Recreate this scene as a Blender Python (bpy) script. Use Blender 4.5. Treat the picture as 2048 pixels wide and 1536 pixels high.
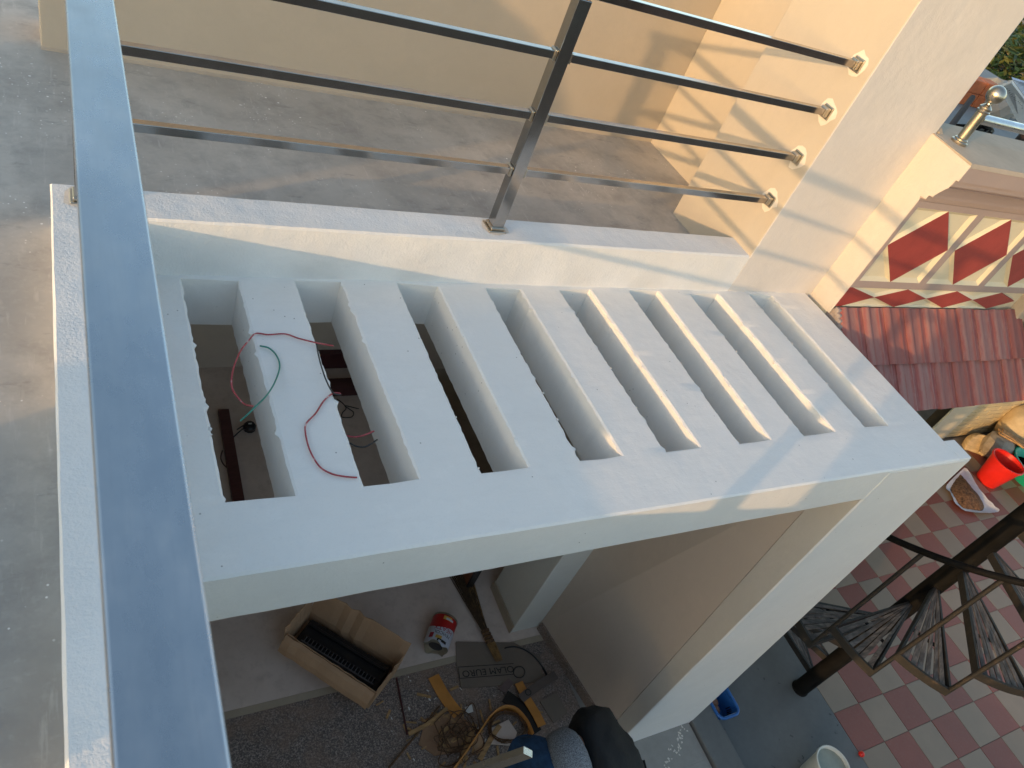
import bpy, bmesh, math, random
from mathutils import Vector, Matrix, noise

# ------------------------------------------------------------------ reset
for o in list(bpy.data.objects):
    bpy.data.objects.remove(o, do_unlink=True)
S = bpy.context.scene
COL = S.collection
PI = math.pi
rnd = random.Random(7)

# ------------------------------------------------------------------ camera
RM = [[0.8647022638884387, -0.374790538540673, 0.33439803684621244],
      [-0.04074009315417261, -0.7158935371664092, -0.6970198621654591],
      [0.5006298429338769, 0.5890912456179925, -0.6343037637443458]]
CP = Vector((-0.29795, -1.99664, 1.58535))
FPX = 1507.98
cd = bpy.data.cameras.new('camera')
cam = bpy.data.objects.new('camera', cd)
COL.objects.link(cam)
r0, r1, r2 = [Vector(r) for r in RM]
m = Matrix.Identity(4)
for i in range(3):
    m[i][0] = r0[i]; m[i][1] = -r1[i]; m[i][2] = -r2[i]; m[i][3] = CP[i]
cam.matrix_world = m
cd.sensor_width = 36
cd.lens = 36 * FPX / 2048
cd.clip_start = 0.02
cd.clip_end = 2000
cd.dof.use_dof = True
cd.dof.focus_distance = 3.0
cd.dof.aperture_fstop = 9.5
S.camera = cam

# ------------------------------------------------------------------ light
SUN = Vector((1.0, 0.457, -0.16)).normalized()          # direction the light travels
ELEV = math.asin(-SUN.z)
w = bpy.data.worlds.new('World'); S.world = w; w.use_nodes = True
nt = w.node_tree
bg = nt.nodes['Background']
sky = nt.nodes.new('ShaderNodeTexSky')
sky.sky_type = 'NISHITA'; sky.sun_disc = False
sky.sun_elevation = ELEV
sky.sun_rotation = math.atan2(-SUN.x, -SUN.y)
sky.air_density = 1.0; sky.dust_density = 0.8; sky.ozone_density = 0.7
nt.links.new(sky.outputs[0], bg.inputs[0])
bg.inputs[1].default_value = 0.15
ld = bpy.data.lights.new('sun', 'SUN'); ld.energy = 0.98; ld.angle = math.radians(0.55)
ld.color = (1.0, 0.60, 0.27)
sun = bpy.data.objects.new('sun', ld); COL.objects.link(sun)
sun.rotation_euler = SUN.to_track_quat('-Z', 'Y').to_euler()
sun.location = (-8, -5, 6)
S.view_settings.view_transform = 'Standard'
S.view_settings.look = 'None'
S.view_settings.exposure = 1.52
S.view_settings.gamma = 1.0
S.view_settings.use_curve_mapping = False

# ------------------------------------------------------------------ helpers
def at(px, py, ax, val):
    """point of the plane axis=val that the photograph shows at a pixel (2048 x 1536)"""
    d = r0 * ((px - 1024) / FPX) + r1 * ((py - 768) / FPX) + r2
    t = (val - CP[ax]) / d[ax]
    return CP + d * t

def link(o):
    COL.objects.link(o); return o

def attach(o, parent):
    if parent is not None:
        o.parent = parent
        if parent.type == 'EMPTY':
            o.matrix_parent_inverse = Matrix.Translation(-Vector(parent.location))
    return o

def tag(o, label=None, cat=None, group=None, kind=None):
    if label: o['label'] = label
    if cat: o['category'] = cat
    if group: o['group'] = group
    if kind: o['kind'] = kind
    return o

def thing(name, loc, label, cat, group=None):
    o = bpy.data.objects.new(name, None); link(o)
    o.location = loc; o.empty_display_size = 0.1
    return tag(o, label, cat, group)

def mesh(name, verts, faces, mats, parent=None, smooth=False, sharp=35, fmat=None):
    me = bpy.data.meshes.new(name)
    me.from_pydata([tuple(v) for v in verts], [], faces)
    if not isinstance(mats, (list, tuple)): mats = [mats]
    for mm in mats: me.materials.append(mm)
    if fmat: me.polygons.foreach_set('material_index', fmat)
    me.update()
    if smooth:
        me.polygons.foreach_set('use_smooth', [True] * len(me.polygons))
        me.set_sharp_from_angle(angle=math.radians(sharp))
    o = bpy.data.objects.new(name, me); link(o)
    return attach(o, parent)

def from_bm(name, bm, mats, parent=None, smooth=False, sharp=35):
    me = bpy.data.meshes.new(name)
    bmesh.ops.recalc_face_normals(bm, faces=bm.faces)
    bm.to_mesh(me); bm.free()
    if not isinstance(mats, (list, tuple)): mats = [mats]
    for mm in mats: me.materials.append(mm)
    if smooth:
        me.polygons.foreach_set('use_smooth', [True] * len(me.polygons))
        me.set_sharp_from_angle(angle=math.radians(sharp))
    o = bpy.data.objects.new(name, me); link(o)
    return attach(o, parent)

def add_box(bm, x0, x1, y0, y1, z0, z1, bev=0.0, seg=1, mi=0):
    r = bmesh.ops.create_cube(bm, size=1.0)
    vs = r['verts']
    for v in vs:
        v.co = Vector(((x0 + x1) / 2 + v.co.x * (x1 - x0), (y0 + y1) / 2 + v.co.y * (y1 - y0), (z0 + z1) / 2 + v.co.z * (z1 - z0)))
    es = list({e for v in vs for e in v.link_edges})
    fs = list({f for v in vs for f in v.link_faces})
    for f in fs: f.material_index = mi
    if bev > 0:
        bmesh.ops.bevel(bm, geom=es, offset=bev, segments=seg, affect='EDGES', profile=0.5)
    return vs

def box(name, x0, x1, y0, y1, z0, z1, mat, parent=None, bev=0.0, seg=2):
    bm = bmesh.new()
    add_box(bm, x0, x1, y0, y1, z0, z1, bev, seg)
    return from_bm(name, bm, mat, parent)

def frame_of(d, hint=Vector((0, 0, 1))):
    d = d.normalized()
    if abs(d.dot(hint)) > 0.98: hint = Vector((1, 0, 0))
    a = d.cross(hint).normalized(); b = a.cross(d).normalized()
    return a, b

def add_tube(V, F, pts, rad, n=8, closed_ends=True, square=False, flat=None):
    """sweep a ring along pts; rad may be list; flat=(w,h) rectangular section"""
    pts = [Vector(p) for p in pts]
    base = len(V); a = None
    for i, p in enumerate(pts):
        d = (pts[min(i + 1, len(pts) - 1)] - pts[max(i - 1, 0)]).normalized()
        if a is None: a, b = frame_of(d)
        else:
            a = (a - d * a.dot(d)).normalized(); b = d.cross(a) * -1
            b = a.cross(d).normalized()
        r = rad[i] if isinstance(rad, (list, tuple)) else rad
        if flat:
            for sx, sy in ((-1, -1), (1, -1), (1, 1), (-1, 1)):
                V.append(p + a * sx * flat[0] / 2 + b * sy * flat[1] / 2)
        else:
            for k in range(n):
                t = 2 * PI * (k + (0.5 if square else 0)) / n
                V.append(p + a * r * math.cos(t) + b * r * math.sin(t))
    if flat: n = 4
    for i in range(len(pts) - 1):
        for k in range(n):
            F.append((base + i * n + k, base + i * n + (k + 1) % n, base + (i + 1) * n + (k + 1) % n, base + (i + 1) * n + k))
    if closed_ends:
        F.append(tuple(base + k for k in range(n))[::-1])
        F.append(tuple(base + (len(pts) - 1) * n + k for k in range(n)))

def tube(name, pts, rad, mat, parent=None, n=8, flat=None, smooth=True):
    V, F = [], []
    add_tube(V, F, pts, rad, n, flat=flat)
    bm = bmesh.new()
    vs = [bm.verts.new(v) for v in V]
    for f in F: bm.faces.new([vs[i] for i in f])
    return from_bm(name, bm, mat, parent, smooth=smooth and not flat, sharp=50)

def spline(pts, n=8):
    pts = [Vector(p) for p in pts]
    out = []
    for i in range(len(pts) - 1):
        p0 = pts[max(i - 1, 0)]; p1 = pts[i]; p2 = pts[i + 1]; p3 = pts[min(i + 2, len(pts) - 1)]
        for k in range(n):
            t = k / n
            out.append(0.5 * ((2 * p1) + (p2 - p0) * t + (2 * p0 - 5 * p1 + 4 * p2 - p3) * t * t + (3 * p1 - p0 - 3 * p2 + p3) * t ** 3))
    out.append(pts[-1]); return out

def lathe(name, prof, center, mat, parent=None, n=28, axis=Vector((0, 0, 1)), smooth=True, sharp=40, fmat=None):
    """prof: list of (r, h) along axis"""
    axis = axis.normalized(); a, b = frame_of(axis, Vector((0, 0, 1)) if abs(axis.z) < 0.9 else Vector((0, 1, 0)))
    c = Vector(center); V = []; F = []; fm = []
    for r, h in prof:
        for k in range(n):
            t = 2 * PI * k / n
            V.append(c + axis * h + a * r * math.cos(t) + b * r * math.sin(t))
    for i in range(len(prof) - 1):
        for k in range(n):
            F.append((i * n + k, i * n + (k + 1) % n, (i + 1) * n + (k + 1) % n, (i + 1) * n + k))
            fm.append(fmat[i] if fmat else 0)
    if prof[0][0] > 1e-5: F.append(tuple(range(n))[::-1]); fm.append(fmat[0] if fmat else 0)
    if prof[-1][0] > 1e-5: F.append(tuple((len(prof) - 1) * n + k for k in range(n))); fm.append(fmat[-1] if fmat else 0)
    return mesh(name, V, F, mat, parent, smooth=smooth, sharp=sharp, fmat=fm)

def prism(name, poly, ax, v0, v1, mat, parent=None, bev=0.0):
    """polygon in the plane across axis ax, extruded from v0 to v1; poly points are the two other coordinates in xyz order"""
    V = []
    for v in (v0, v1):
        for p in poly:
            q = [p[0], p[1]]; q.insert(ax, v); V.append(q)
    n = len(poly)
    bm = bmesh.new(); vs = [bm.verts.new(v) for v in V]
    bm.faces.new(vs[:n]); bm.faces.new(vs[n:])
    for i in range(n): bm.faces.new((vs[i], vs[(i + 1) % n], vs[n + (i + 1) % n], vs[n + i]))
    if bev > 0:
        bmesh.ops.bevel(bm, geom=list(bm.edges), offset=bev, segments=1, affect='EDGES')
    return from_bm(name, bm, mat, parent)

def text_mesh(body, size, name='t'):
    cu = bpy.data.curves.new(name, 'FONT'); cu.body = body; cu.size = size; cu.align_x = 'CENTER'; cu.align_y = 'CENTER'; cu.extrude = 0
    o = bpy.data.objects.new(name, cu); COL.objects.link(o)
    dg = bpy.context.evaluated_depsgraph_get()
    me = bpy.data.meshes.new_from_object(o.evaluated_get(dg))
    V = [v.co.copy() for v in me.vertices]; F = [tuple(p.vertices) for p in me.polygons]
    bpy.data.objects.remove(o, do_unlink=True); bpy.data.curves.remove(cu); bpy.data.meshes.remove(me)
    return V, F

# ------------------------------------------------------------------ materials
class NB:
    def __init__(s, name):
        s.m = bpy.data.materials.new(name); s.m.use_nodes = True
        s.nt = s.m.node_tree; s.b = s.nt.nodes['Principled BSDF']
        s.pos = s.nt.nodes.new('ShaderNodeNewGeometry').outputs['Position']
    def n(s, t, **kw):
        x = s.nt.nodes.new(t)
        for k, v in kw.items(): setattr(x, k, v)
        return x
    def l(s, a, b): s.nt.links.new(a, b)
    def noise(s, scale, detail=4, rough=0.55, vec=None, stretch=None):
        x = s.n('ShaderNodeTexNoise'); x.inputs['Scale'].default_value = scale; x.inputs['Detail'].default_value = detail; x.inputs['Roughness'].default_value = rough
        v = vec or s.pos
        if stretch:
            mp = s.n('ShaderNodeMapping'); mp.inputs['Scale'].default_value = stretch; s.l(v, mp.inputs['Vector']); v = mp.outputs[0]
        s.l(v, x.inputs['Vector']); return x.outputs['Fac']
    def vor(s, scale, feat='F1', out='Distance', vec=None, rand=1.0):
        x = s.n('ShaderNodeTexVoronoi', feature=feat); x.inputs['Scale'].default_value = scale; x.inputs['Randomness'].default_value = rand
        s.l(vec or s.pos, x.inputs['Vector']); return x.outputs[out]
    def ramp(s, fac, stops):
        x = s.n('ShaderNodeValToRGB'); e = x.color_ramp.elements
        while len(e) < len(stops): e.new(0.5)
        for el, (p, c) in zip(e, stops):
            el.position = p; el.color = (c if len(c) == 4 else (*c, 1))
        s.l(fac, x.inputs['Fac']); return x.outputs['Color']
    def mix(s, fac, a, b, mode='MIX'):
        x = s.n('ShaderNodeMix', data_type='RGBA', blend_type=mode)
        for sock, v in ((x.inputs[0], fac), (x.inputs[6], a), (x.inputs[7], b)):
            if hasattr(v, 'is_linked') or isinstance(v, bpy.types.NodeSocket): s.l(v, sock)
            elif isinstance(v, (int, float)): sock.default_value = v
            else: sock.default_value = (*v, 1) if len(v) == 3 else v
        return x.outputs[2]
    def col(s, c):
        if isinstance(c, bpy.types.NodeSocket): s.l(c, s.b.inputs['Base Color'])
        else: s.b.inputs['Base Color'].default_value = (*c, 1)
    def rough(s, v):
        if isinstance(v, bpy.types.NodeSocket): s.l(v, s.b.inputs['Roughness'])
        else: s.b.inputs['Roughness'].default_value = v
    def bump(s, h, strength, dist):
        x = s.n('ShaderNodeBump'); x.inputs['Strength'].default_value = strength; x.inputs['Distance'].default_value = dist
        s.l(h, x.inputs['Height'])
        if s.b.inputs['Normal'].is_linked:
            s.l(s.b.inputs['Normal'].links[0].from_socket, x.inputs['Normal'])
        s.l(x.outputs[0], s.b.inputs['Normal'])

def sc(c, k): return tuple(max(0, min(1, x * k)) for x in c)

def simple(name, c, rough=0.6, var=0.12, scale=12, bump=0.0, bscale=60, metal=0.0, stretch=None, spec=None):
    q = NB(name)
    f = q.noise(scale, 5, 0.6, stretch=stretch)
    q.col(q.ramp(f, [(0.3, sc(c, 1 - var)), (0.7, sc(c, 1 + var))]))
    q.rough(rough); q.b.inputs['Metallic'].default_value = metal
    if spec is not None: q.b.inputs['Specular IOR Level'].default_value = spec
    if bump: q.bump(q.noise(bscale, 4, 0.6, stretch=stretch), bump, 0.01)
    return q.m

def plaster(name, c, dirt=0.0, bump=0.35, speck=True, roller=1.0):
    q = NB(name)
    big = q.noise(2.2, 4, 0.6)
    fine = q.noise(38, 5, 0.65)
    base = q.mix(big, sc(c, 0.90), sc(c, 1.05))
    patch = q.ramp(q.noise(6.5, 3, 0.5), [(0.55, (0, 0, 0)), (0.60, (0.35, 0.35, 0.35))])
    base = q.mix(patch, base, sc(c, 1.04))
    base = q.mix(q.ramp(fine, [(0.35, (0, 0, 0)), (0.75, (1, 1, 1))]), base, sc(c, 0.965))
    if speck:
        d = q.vor(36)
        keep = q.vor(36, out='Color')
        sep = q.n('ShaderNodeSeparateColor'); q.l(keep, sep.inputs[0])
        k = q.ramp(sep.outputs[0], [(0.90, (0, 0, 0)), (0.905, (1, 1, 1))])
        sp = q.ramp(d, [(0.06, (1, 1, 1)), (0.10, (0, 0, 0))])
        mk = q.mix(1.0, k, sp, 'MULTIPLY')
        base = q.mix(mk, base, (0.26, 0.24, 0.22))
    if dirt:
        dm = q.ramp(q.noise(5.5, 6, 0.7), [(0.52, (0, 0, 0)), (0.75, (1, 1, 1))])
        mlt = q.n('ShaderNodeMath', operation='MULTIPLY'); q.l(dm, mlt.inputs[0]); mlt.inputs[1].default_value = dirt
        base = q.mix(mlt.outputs[0], base, sc(c, 0.55))
    tr = q.ramp(q.noise(4.5, 6, 0.7, stretch=(1, 3.5, 1.5)), [(0.50, (0, 0, 0)), (0.72, (0.5, 0.5, 0.5))])
    base = q.mix(tr, base, sc(c, 0.90))
    gr = q.ramp(q.noise(170, 3, 0.7), [(0.56, (0, 0, 0)), (0.74, (0.5, 0.5, 0.5))])
    base = q.mix(gr, base, sc(c, 0.86))
    q.col(base); q.rough(0.62)
    q.b.inputs['Specular IOR Level'].default_value = 0.35
    q.bump(q.noise(22, 5, 0.65, stretch=(1, 4, 2)), bump * 0.45, 0.004)
    q.bump(q.noise(120, 3, 0.6), bump * 0.35 * roller, 0.004)
    q.bump(q.noise(16, 4, 0.55), bump, 0.006)
    q.bump(q.noise(4.2, 3, 0.5), bump * 0.8, 0.02)
    return q.m

WHITE = plaster('white_plaster', (0.80, 0.78, 0.745))
WHITE_ROUGH = plaster('white_roller_plaster', (0.76, 0.755, 0.74), bump=0.6, speck=False, roller=2.2)
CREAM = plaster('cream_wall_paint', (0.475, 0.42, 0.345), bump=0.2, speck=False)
IVORY = plaster('ivory_end_plaster', (0.58, 0.535, 0.475), bump=0.6, speck=False, roller=2)
PORCHWALL = plaster('porch_wall_paint', (0.62, 0.51, 0.42), bump=0.06, speck=False)
PORCHPALE = plaster('porch_pale_paint', (0.74, 0.72, 0.66), bump=0.08, speck=False)

def m_cement_floor():
    q = NB('smooth_cement_floor')
    a = q.noise(1.6, 6, 0.62); b = q.noise(7, 6, 0.7); c = q.noise(45, 4, 0.6)
    col = q.ramp(a, [(0.32, (0.34, 0.312, 0.276)), (0.5, (0.43, 0.396, 0.352)), (0.68, (0.53, 0.49, 0.435))])
    col = q.mix(q.ramp(b, [(0.46, (0, 0, 0)), (0.68, (0.6, 0.6, 0.6))]), col, (0.27, 0.25, 0.23))
    col = q.mix(q.ramp(c, [(0.55, (0, 0, 0)), (0.8, (0.4, 0.4, 0.4))]), col, (0.55, 0.51, 0.46))
    # scuff streaks
    st = q.ramp(q.noise(9, 4, 0.6, stretch=(6, 0.8, 1)), [(0.60, (0, 0, 0)), (0.70, (0.35, 0.35, 0.35))])
    col = q.mix(st, col, (0.58, 0.54, 0.49))
    st2 = q.ramp(q.noise(5, 6, 0.72, stretch=(1, 2.6, 1)), [(0.60, (0, 0, 0)), (0.68, (0.55, 0.55, 0.55))])
    col = q.mix(st2, col, (0.22, 0.205, 0.19))
    # paint drips, two sizes
    for s_, thr, k in ((30, 0.16, 0.80), (75, 0.22, 0.80)):
        d = q.vor(s_); cc = q.vor(s_, out='Color')
        sep = q.n('ShaderNodeSeparateColor'); q.l(cc, sep.inputs[0])
        kk = q.ramp(sep.outputs[1], [(k, (0, 0, 0)), (k + 0.005, (1, 1, 1))])
        ss = q.ramp(d, [(thr * 0.7, (1, 1, 1)), (thr, (0, 0, 0))])
        clus = q.ramp(q.noise(3.1, 3, 0.5), [(0.50, (0, 0, 0)), (0.58, (1, 1, 1))])
        mk = q.mix(1.0, q.mix(1.0, kk, ss, 'MULTIPLY'), clus, 'MULTIPLY')
        col = q.mix(mk, col, (0.80, 0.78, 0.74))
    q.col(col)
    q.rough(q.ramp(b, [(0.3, (0.42, 0.42, 0.42)), (0.7, (0.65, 0.65, 0.65))]))
    q.bump(q.noise(14, 5, 0.6), 0.15, 0.004)
    return q.m
FLOOR = m_cement_floor()

def m_ground_cement(name, c, blots=True):
    q = NB(name)
    a = q.noise(2.3, 6, 0.62); b = q.noise(22, 5, 0.6)
    col = q.mix(a, sc(c, 0.7), sc(c, 1.25)); col = q.mix(q.ramp(b, [(0.4, (0, 0, 0)), (0.8, (0.5, 0.5, 0.5))]), col, sc(c, 0.75))
    if blots:
        wp = q.n('ShaderNodeVectorMath', operation='MULTIPLY_ADD'); nz = q.n('ShaderNodeTexNoise'); nz.inputs['Scale'].default_value = 30; q.l(q.pos, nz.inputs['Vector']); q.l(nz.outputs['Color'], wp.inputs[0]); wp.inputs[1].default_value = (.06, .06, 0); q.l(q.pos, wp.inputs[2])
        d = q.vor(17, vec=wp.outputs[0]); cc = q.vor(17, out='Color', vec=wp.outputs[0]); sep = q.n('ShaderNodeSeparateColor'); q.l(cc, sep.inputs[0])
        kk = q.ramp(sep.outputs[0], [(0.80, (0, 0, 0)), (0.81, (0.8, 0.8, 0.8))]); ss = q.ramp(d, [(0.10, (1, 1, 1)), (0.22, (0, 0, 0))])
        col = q.mix(q.mix(1, kk, ss, 'MULTIPLY'), col, (0.05, 0.05, 0.05))
    q.col(col); q.rough(0.8); q.bump(b, 0.35, 0.006); return q.m
GCEMENT = m_ground_cement('yard_cement', (0.15, 0.15, 0.145))
LCEMENT = m_ground_cement('raw_cement', (0.30, 0.28, 0.25), False)
COPING = m_ground_cement('coping_cement', (0.44, 0.37, 0.29), False)

def m_steel(name, c, r0_, r1_, smear=(1, 1, 1)):
    q = NB(name)
    f = q.noise(14, 5, 0.6, stretch=smear)
    q.col(q.ramp(f, [(0.3, sc(c, 0.9)), (0.7, sc(c, 1.08))])); q.b.inputs['Metallic'].default_value = 1
    q.rough(q.ramp(q.noise(6, 5, 0.65, stretch=smear), [(0.35, (r0_,) * 3), (0.75, (r1_,) * 3)]))
    return q.m
STEEL = m_steel('polished_steel', (0.42, 0.395, 0.37), 0.10, 0.20, (1, 1, 1))
def m_handrail():
    q = NB('brushed_steel_handrail')
    big = q.noise(5, 5, 0.6, stretch=(2, 1, 1)); fine = q.noise(26, 3, 0.7, stretch=(14, 0.5, 1))
    col = q.ramp(big, [(0.32, (0.44, 0.465, 0.49)), (0.55, (0.50, 0.52, 0.54)), (0.72, (0.58, 0.58, 0.59))])
    col = q.mix(q.ramp(fine, [(0.5, (0, 0, 0)), (0.8, (0.4, 0.4, 0.4))]), col, (0.42, 0.44, 0.47))
    sp = q.ramp(q.vor(42), [(0.05, (1, 1, 1)), (0.12, (0, 0, 0))]); cl = q.ramp(q.noise(7, 3, 0.6), [(0.6, (0, 0, 0)), (0.66, (0.5, 0.5, 0.5))])
    col = q.mix(q.mix(1, sp, cl, 'MULTIPLY'), col, (0.75, 0.72, 0.68))
    q.col(col); q.b.inputs['Metallic'].default_value = 1
    q.rough(q.ramp(q.noise(9, 5, 0.7, stretch=(2, 1, 1)), [(0.35, (0.20,) * 3), (0.7, (0.40,) * 3)])); return q.m
RAILTOP = m_handrail()
STEEL_WORN = m_steel('weathered_steel', (0.50, 0.455, 0.38), 0.24, 0.46)
PUTTY = plaster('white_putty', (0.68, 0.62, 0.54), bump=0.5, speck=False)

def m_granite():
    q = NB('speckled_granite')
    a = q.noise(95, 2, 0.7)
    b = q.vor(175, out='Color'); sep = q.n('ShaderNodeSeparateColor'); q.l(b, sep.inputs[0])
    col = q.ramp(sep.outputs[0], [(0.0, (0.10, 0.084, 0.076)), (0.45, (0.21, 0.172, 0.152)), (0.62, (0.32, 0.26, 0.225)), (1.0, (0.47, 0.39, 0.345))])
    col = q.mix(q.ramp(a, [(0.4, (0, 0, 0)), (0.6, (0.6, 0.6, 0.6))]), col, (0.09, 0.07, 0.065))
    dust = q.ramp(q.noise(3.4, 5, 0.7), [(0.44, (0, 0, 0)), (0.66, (0.75, 0.75, 0.75))])
    col = q.mix(dust, col, (0.30, 0.20, 0.145))
    q.col(col); q.rough(0.42); return q.m
GRANITE = m_granite()

def m_marble():
    q = NB('dusty_marble_floor')
    a = q.noise(2.2, 6, 0.65); b = q.noise(13, 6, 0.7)
    col = q.ramp(a, [(0.3, (0.58, 0.46, 0.39)), (0.7, (0.74, 0.61, 0.53))])
    col = q.mix(q.ramp(b, [(0.5, (0, 0, 0)), (0.75, (0.6, 0.6, 0.6))]), col, (0.46, 0.35, 0.29))
    q.col(col); q.rough(0.5); return q.m
MARBLE = m_marble()
BORDER = simple('beige_border_stone', (0.42, 0.34, 0.25), 0.55, 0.08, 9)

def m_tile(name, c):
    q = NB(name)
    oi = q.n('ShaderNodeObjectInfo')
    f = q.noise(5, 5, 0.6); g = q.noise(60, 3, 0.6)
    col = q.mix(f, sc(c, 0.78), sc(c, 1.18))
    col = q.mix(oi.outputs['Random'], col, q.mix(0.5, col, sc(c, 0.72)))
    col = q.mix(q.ramp(g, [(0.5, (0, 0, 0)), (0.8, (0.2, 0.2, 0.2))]), col, (0.25, 0.19, 0.14))
    q.col(col); q.rough(0.5); q.bump(g, 0.1, 0.002); return q.m
TILE_RED = m_tile('red_floor_tile', (0.25, 0.066, 0.040))
TILE_CREAM = m_tile('cream_floor_tile', (0.29, 0.207, 0.140))

def m_roof():
    q = NB('red_concrete_roof_tile')
    oi = q.n('ShaderNodeObjectInfo'); tc = q.n('ShaderNodeTexCoord')
    sx = q.n('ShaderNodeSeparateXYZ'); q.l(tc.outputs['Object'], sx.inputs[0])
    ad = q.n('ShaderNodeMath', operation='MULTIPLY_ADD'); q.l(q.noise(20, 4, 0.6), ad.inputs[0]); ad.inputs[1].default_value = 0.018; q.l(sx.outputs[0], ad.inputs[2])
    dv = q.n('ShaderNodeMath', operation='DIVIDE'); q.l(ad.outputs[0], dv.inputs[0]); dv.inputs[1].default_value = 0.178
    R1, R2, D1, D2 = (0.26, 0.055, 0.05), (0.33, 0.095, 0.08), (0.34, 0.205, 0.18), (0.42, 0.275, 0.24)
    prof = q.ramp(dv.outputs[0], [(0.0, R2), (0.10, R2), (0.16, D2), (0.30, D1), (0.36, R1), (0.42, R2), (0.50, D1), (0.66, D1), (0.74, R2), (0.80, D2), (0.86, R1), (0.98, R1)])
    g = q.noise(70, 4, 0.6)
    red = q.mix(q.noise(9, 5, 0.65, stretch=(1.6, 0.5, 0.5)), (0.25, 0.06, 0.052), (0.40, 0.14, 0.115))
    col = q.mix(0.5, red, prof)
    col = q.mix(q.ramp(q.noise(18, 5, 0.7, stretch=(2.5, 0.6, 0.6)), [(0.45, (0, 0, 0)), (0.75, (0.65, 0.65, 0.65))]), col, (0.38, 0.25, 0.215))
    col = q.mix(oi.outputs['Random'], col, q.mix(0.75, col, (0.25, 0.075, 0.06)))
    q.col(col); q.rough(0.75); q.bump(g, 0.35, 0.004); return q.m
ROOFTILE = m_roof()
MORTAR = m_ground_cement('grey_pink_mortar', (0.32, 0.27, 0.25), False)
MAUVE = plaster('mauve_trim_paint', (0.40, 0.315, 0.285), bump=0.3, speck=False)
RED = simple('oxblood_red_paint', (0.33, 0.052, 0.042), 0.55, 0.14, 7, 0.12, 90)
BUTTER = plaster('butter_cream_paint', (0.70, 0.63, 0.46), dirt=0.22, bump=0.3, speck=False)
YBRICK = m_tile('yellow_brick_paint', (0.72, 0.58, 0.33))
YJOINT = simple('brick_joint', (0.07, 0.05, 0.03), 0.9)

def m_rust():
    q = NB('rusty_black_paint')
    f = q.noise(16, 6, 0.7); g = q.noise(60, 5, 0.7)
    col = q.ramp(f, [(0.50, (0.012, 0.012, 0.012)), (0.64, (0.03, 0.024, 0.02)), (0.80, (0.15, 0.105, 0.075))])
    col = q.mix(q.ramp(g, [(0.66, (0, 0, 0)), (0.80, (0.6, 0.6, 0.6))]), col, (0.22, 0.175, 0.14))
    q.col(col); q.rough(0.62); q.bump(g, 0.4, 0.004); return q.m
RUST = m_rust()
def m_tread():
    q = NB('worn_tread_paint'); tc = q.n('ShaderNodeTexCoord')
    f = q.noise(3.2, 5, 0.6, vec=tc.outputs['Object'], stretch=(2.0, 14, 1)); g = q.noise(9, 4, 0.65)
    col = q.ramp(f, [(0.32, (0.045, 0.042, 0.040)), (0.50, (0.13, 0.11, 0.098)), (0.68, (0.27, 0.225, 0.19))])
    col = q.mix(q.ramp(g, [(0.46, (0, 0, 0)), (0.62, (0.8, 0.8, 0.8))]), col, (0.05, 0.044, 0.042))
    q.col(col); q.rough(0.7); q.bump(g, 0.3, 0.004); return q.m
TREAD = m_tread()
BLACKPAINT = simple('black_pole_paint', (0.008, 0.008, 0.008), 0.7, 0.4, 10, 0.15, 50, spec=0.08)

def m_card(name, c):
    q = NB(name)
    wv = q.n('ShaderNodeTexWave'); wv.inputs['Scale'].default_value = 55; wv.inputs['Distortion'].default_value = 1.5
    q.l(q.pos, wv.inputs['Vector'])
    f = q.noise(6, 5, 0.6)
    col = q.mix(f, sc(c, 0.72), sc(c, 1.15)); col = q.mix(0.12, col, wv.outputs['Color'], 'MULTIPLY')
    q.col(col); q.rough(0.85); q.bump(wv.outputs['Fac'], 0.2, 0.003); return q.m
CARD = m_card('brown_cardboard', (0.58, 0.35, 0.20))
CARD_GREY = m_card('dusty_cardboard', (0.23, 0.18, 0.14))
BLACKPLASTIC = simple('black_plastic', (0.012, 0.012, 0.014), 0.35, 0.2)
GREYPLASTIC = simple('grey_plastic', (0.13, 0.12, 0.12), 0.45, 0.2)
ORANGE = simple('orange_laminate', (0.58, 0.24, 0.05), 0.5, 0.18, 6)
MAROON = simple('maroon_wood', (0.075, 0.022, 0.022), 0.45, 0.3, 8, stretch=(1, 8, 1))
DOORWOOD = simple('brown_door_wood', (0.20, 0.075, 0.035), 0.45, 0.3, 8, stretch=(6, 6, 0.6))
TWINE = simple('brown_twine', (0.13, 0.07, 0.035), 0.9, 0.4, 60)
STRAW = simple('straw_stick', (0.30, 0.17, 0.06), 0.6, 0.5, 40)
BRISTLE = simple('dark_broom_stick', (0.085, 0.05, 0.025), 0.7, 0.5, 40)
PAPER = simple('paper_scrap', (0.72, 0.70, 0.66), 0.8, 0.05)
TAPE = simple('clear_tape', (0.55, 0.50, 0.45), 0.2, 0.15)
def m_wire():
    q = NB('red_wire_sheath'); f = q.noise(28, 4, 0.6)
    q.col(q.ramp(f, [(0.45, (0.30, 0.03, 0.04)), (0.60, (0.42, 0.08, 0.09)), (0.66, (0.62, 0.45, 0.43))])); q.rough(0.5); return q.m
W_RED = m_wire()
W_GREEN = simple('green_wire_sheath', (0.03, 0.20, 0.15), 0.45, 0.2, 30)
W_BLACK = simple('black_wire_sheath', (0.02, 0.02, 0.02), 0.45, 0.2, 30)
BUCKET_RED = simple('red_bucket_plastic', (0.72, 0.022, 0.012), 0.38, 0.06)
TUB_GREEN = simple('green_tub_plastic', (0.012, 0.38, 0.24), 0.38, 0.08)
BASKET_BLUE = simple('blue_basket_plastic', (0.02, 0.115, 0.36), 0.4, 0.1)
BUCKET_WHITE = simple('white_bucket_plastic', (0.62, 0.62, 0.57), 0.45, 0.1)
CLAY = simple('terracotta_clay', (0.24, 0.12, 0.075), 0.8, 0.3, 14)
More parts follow.
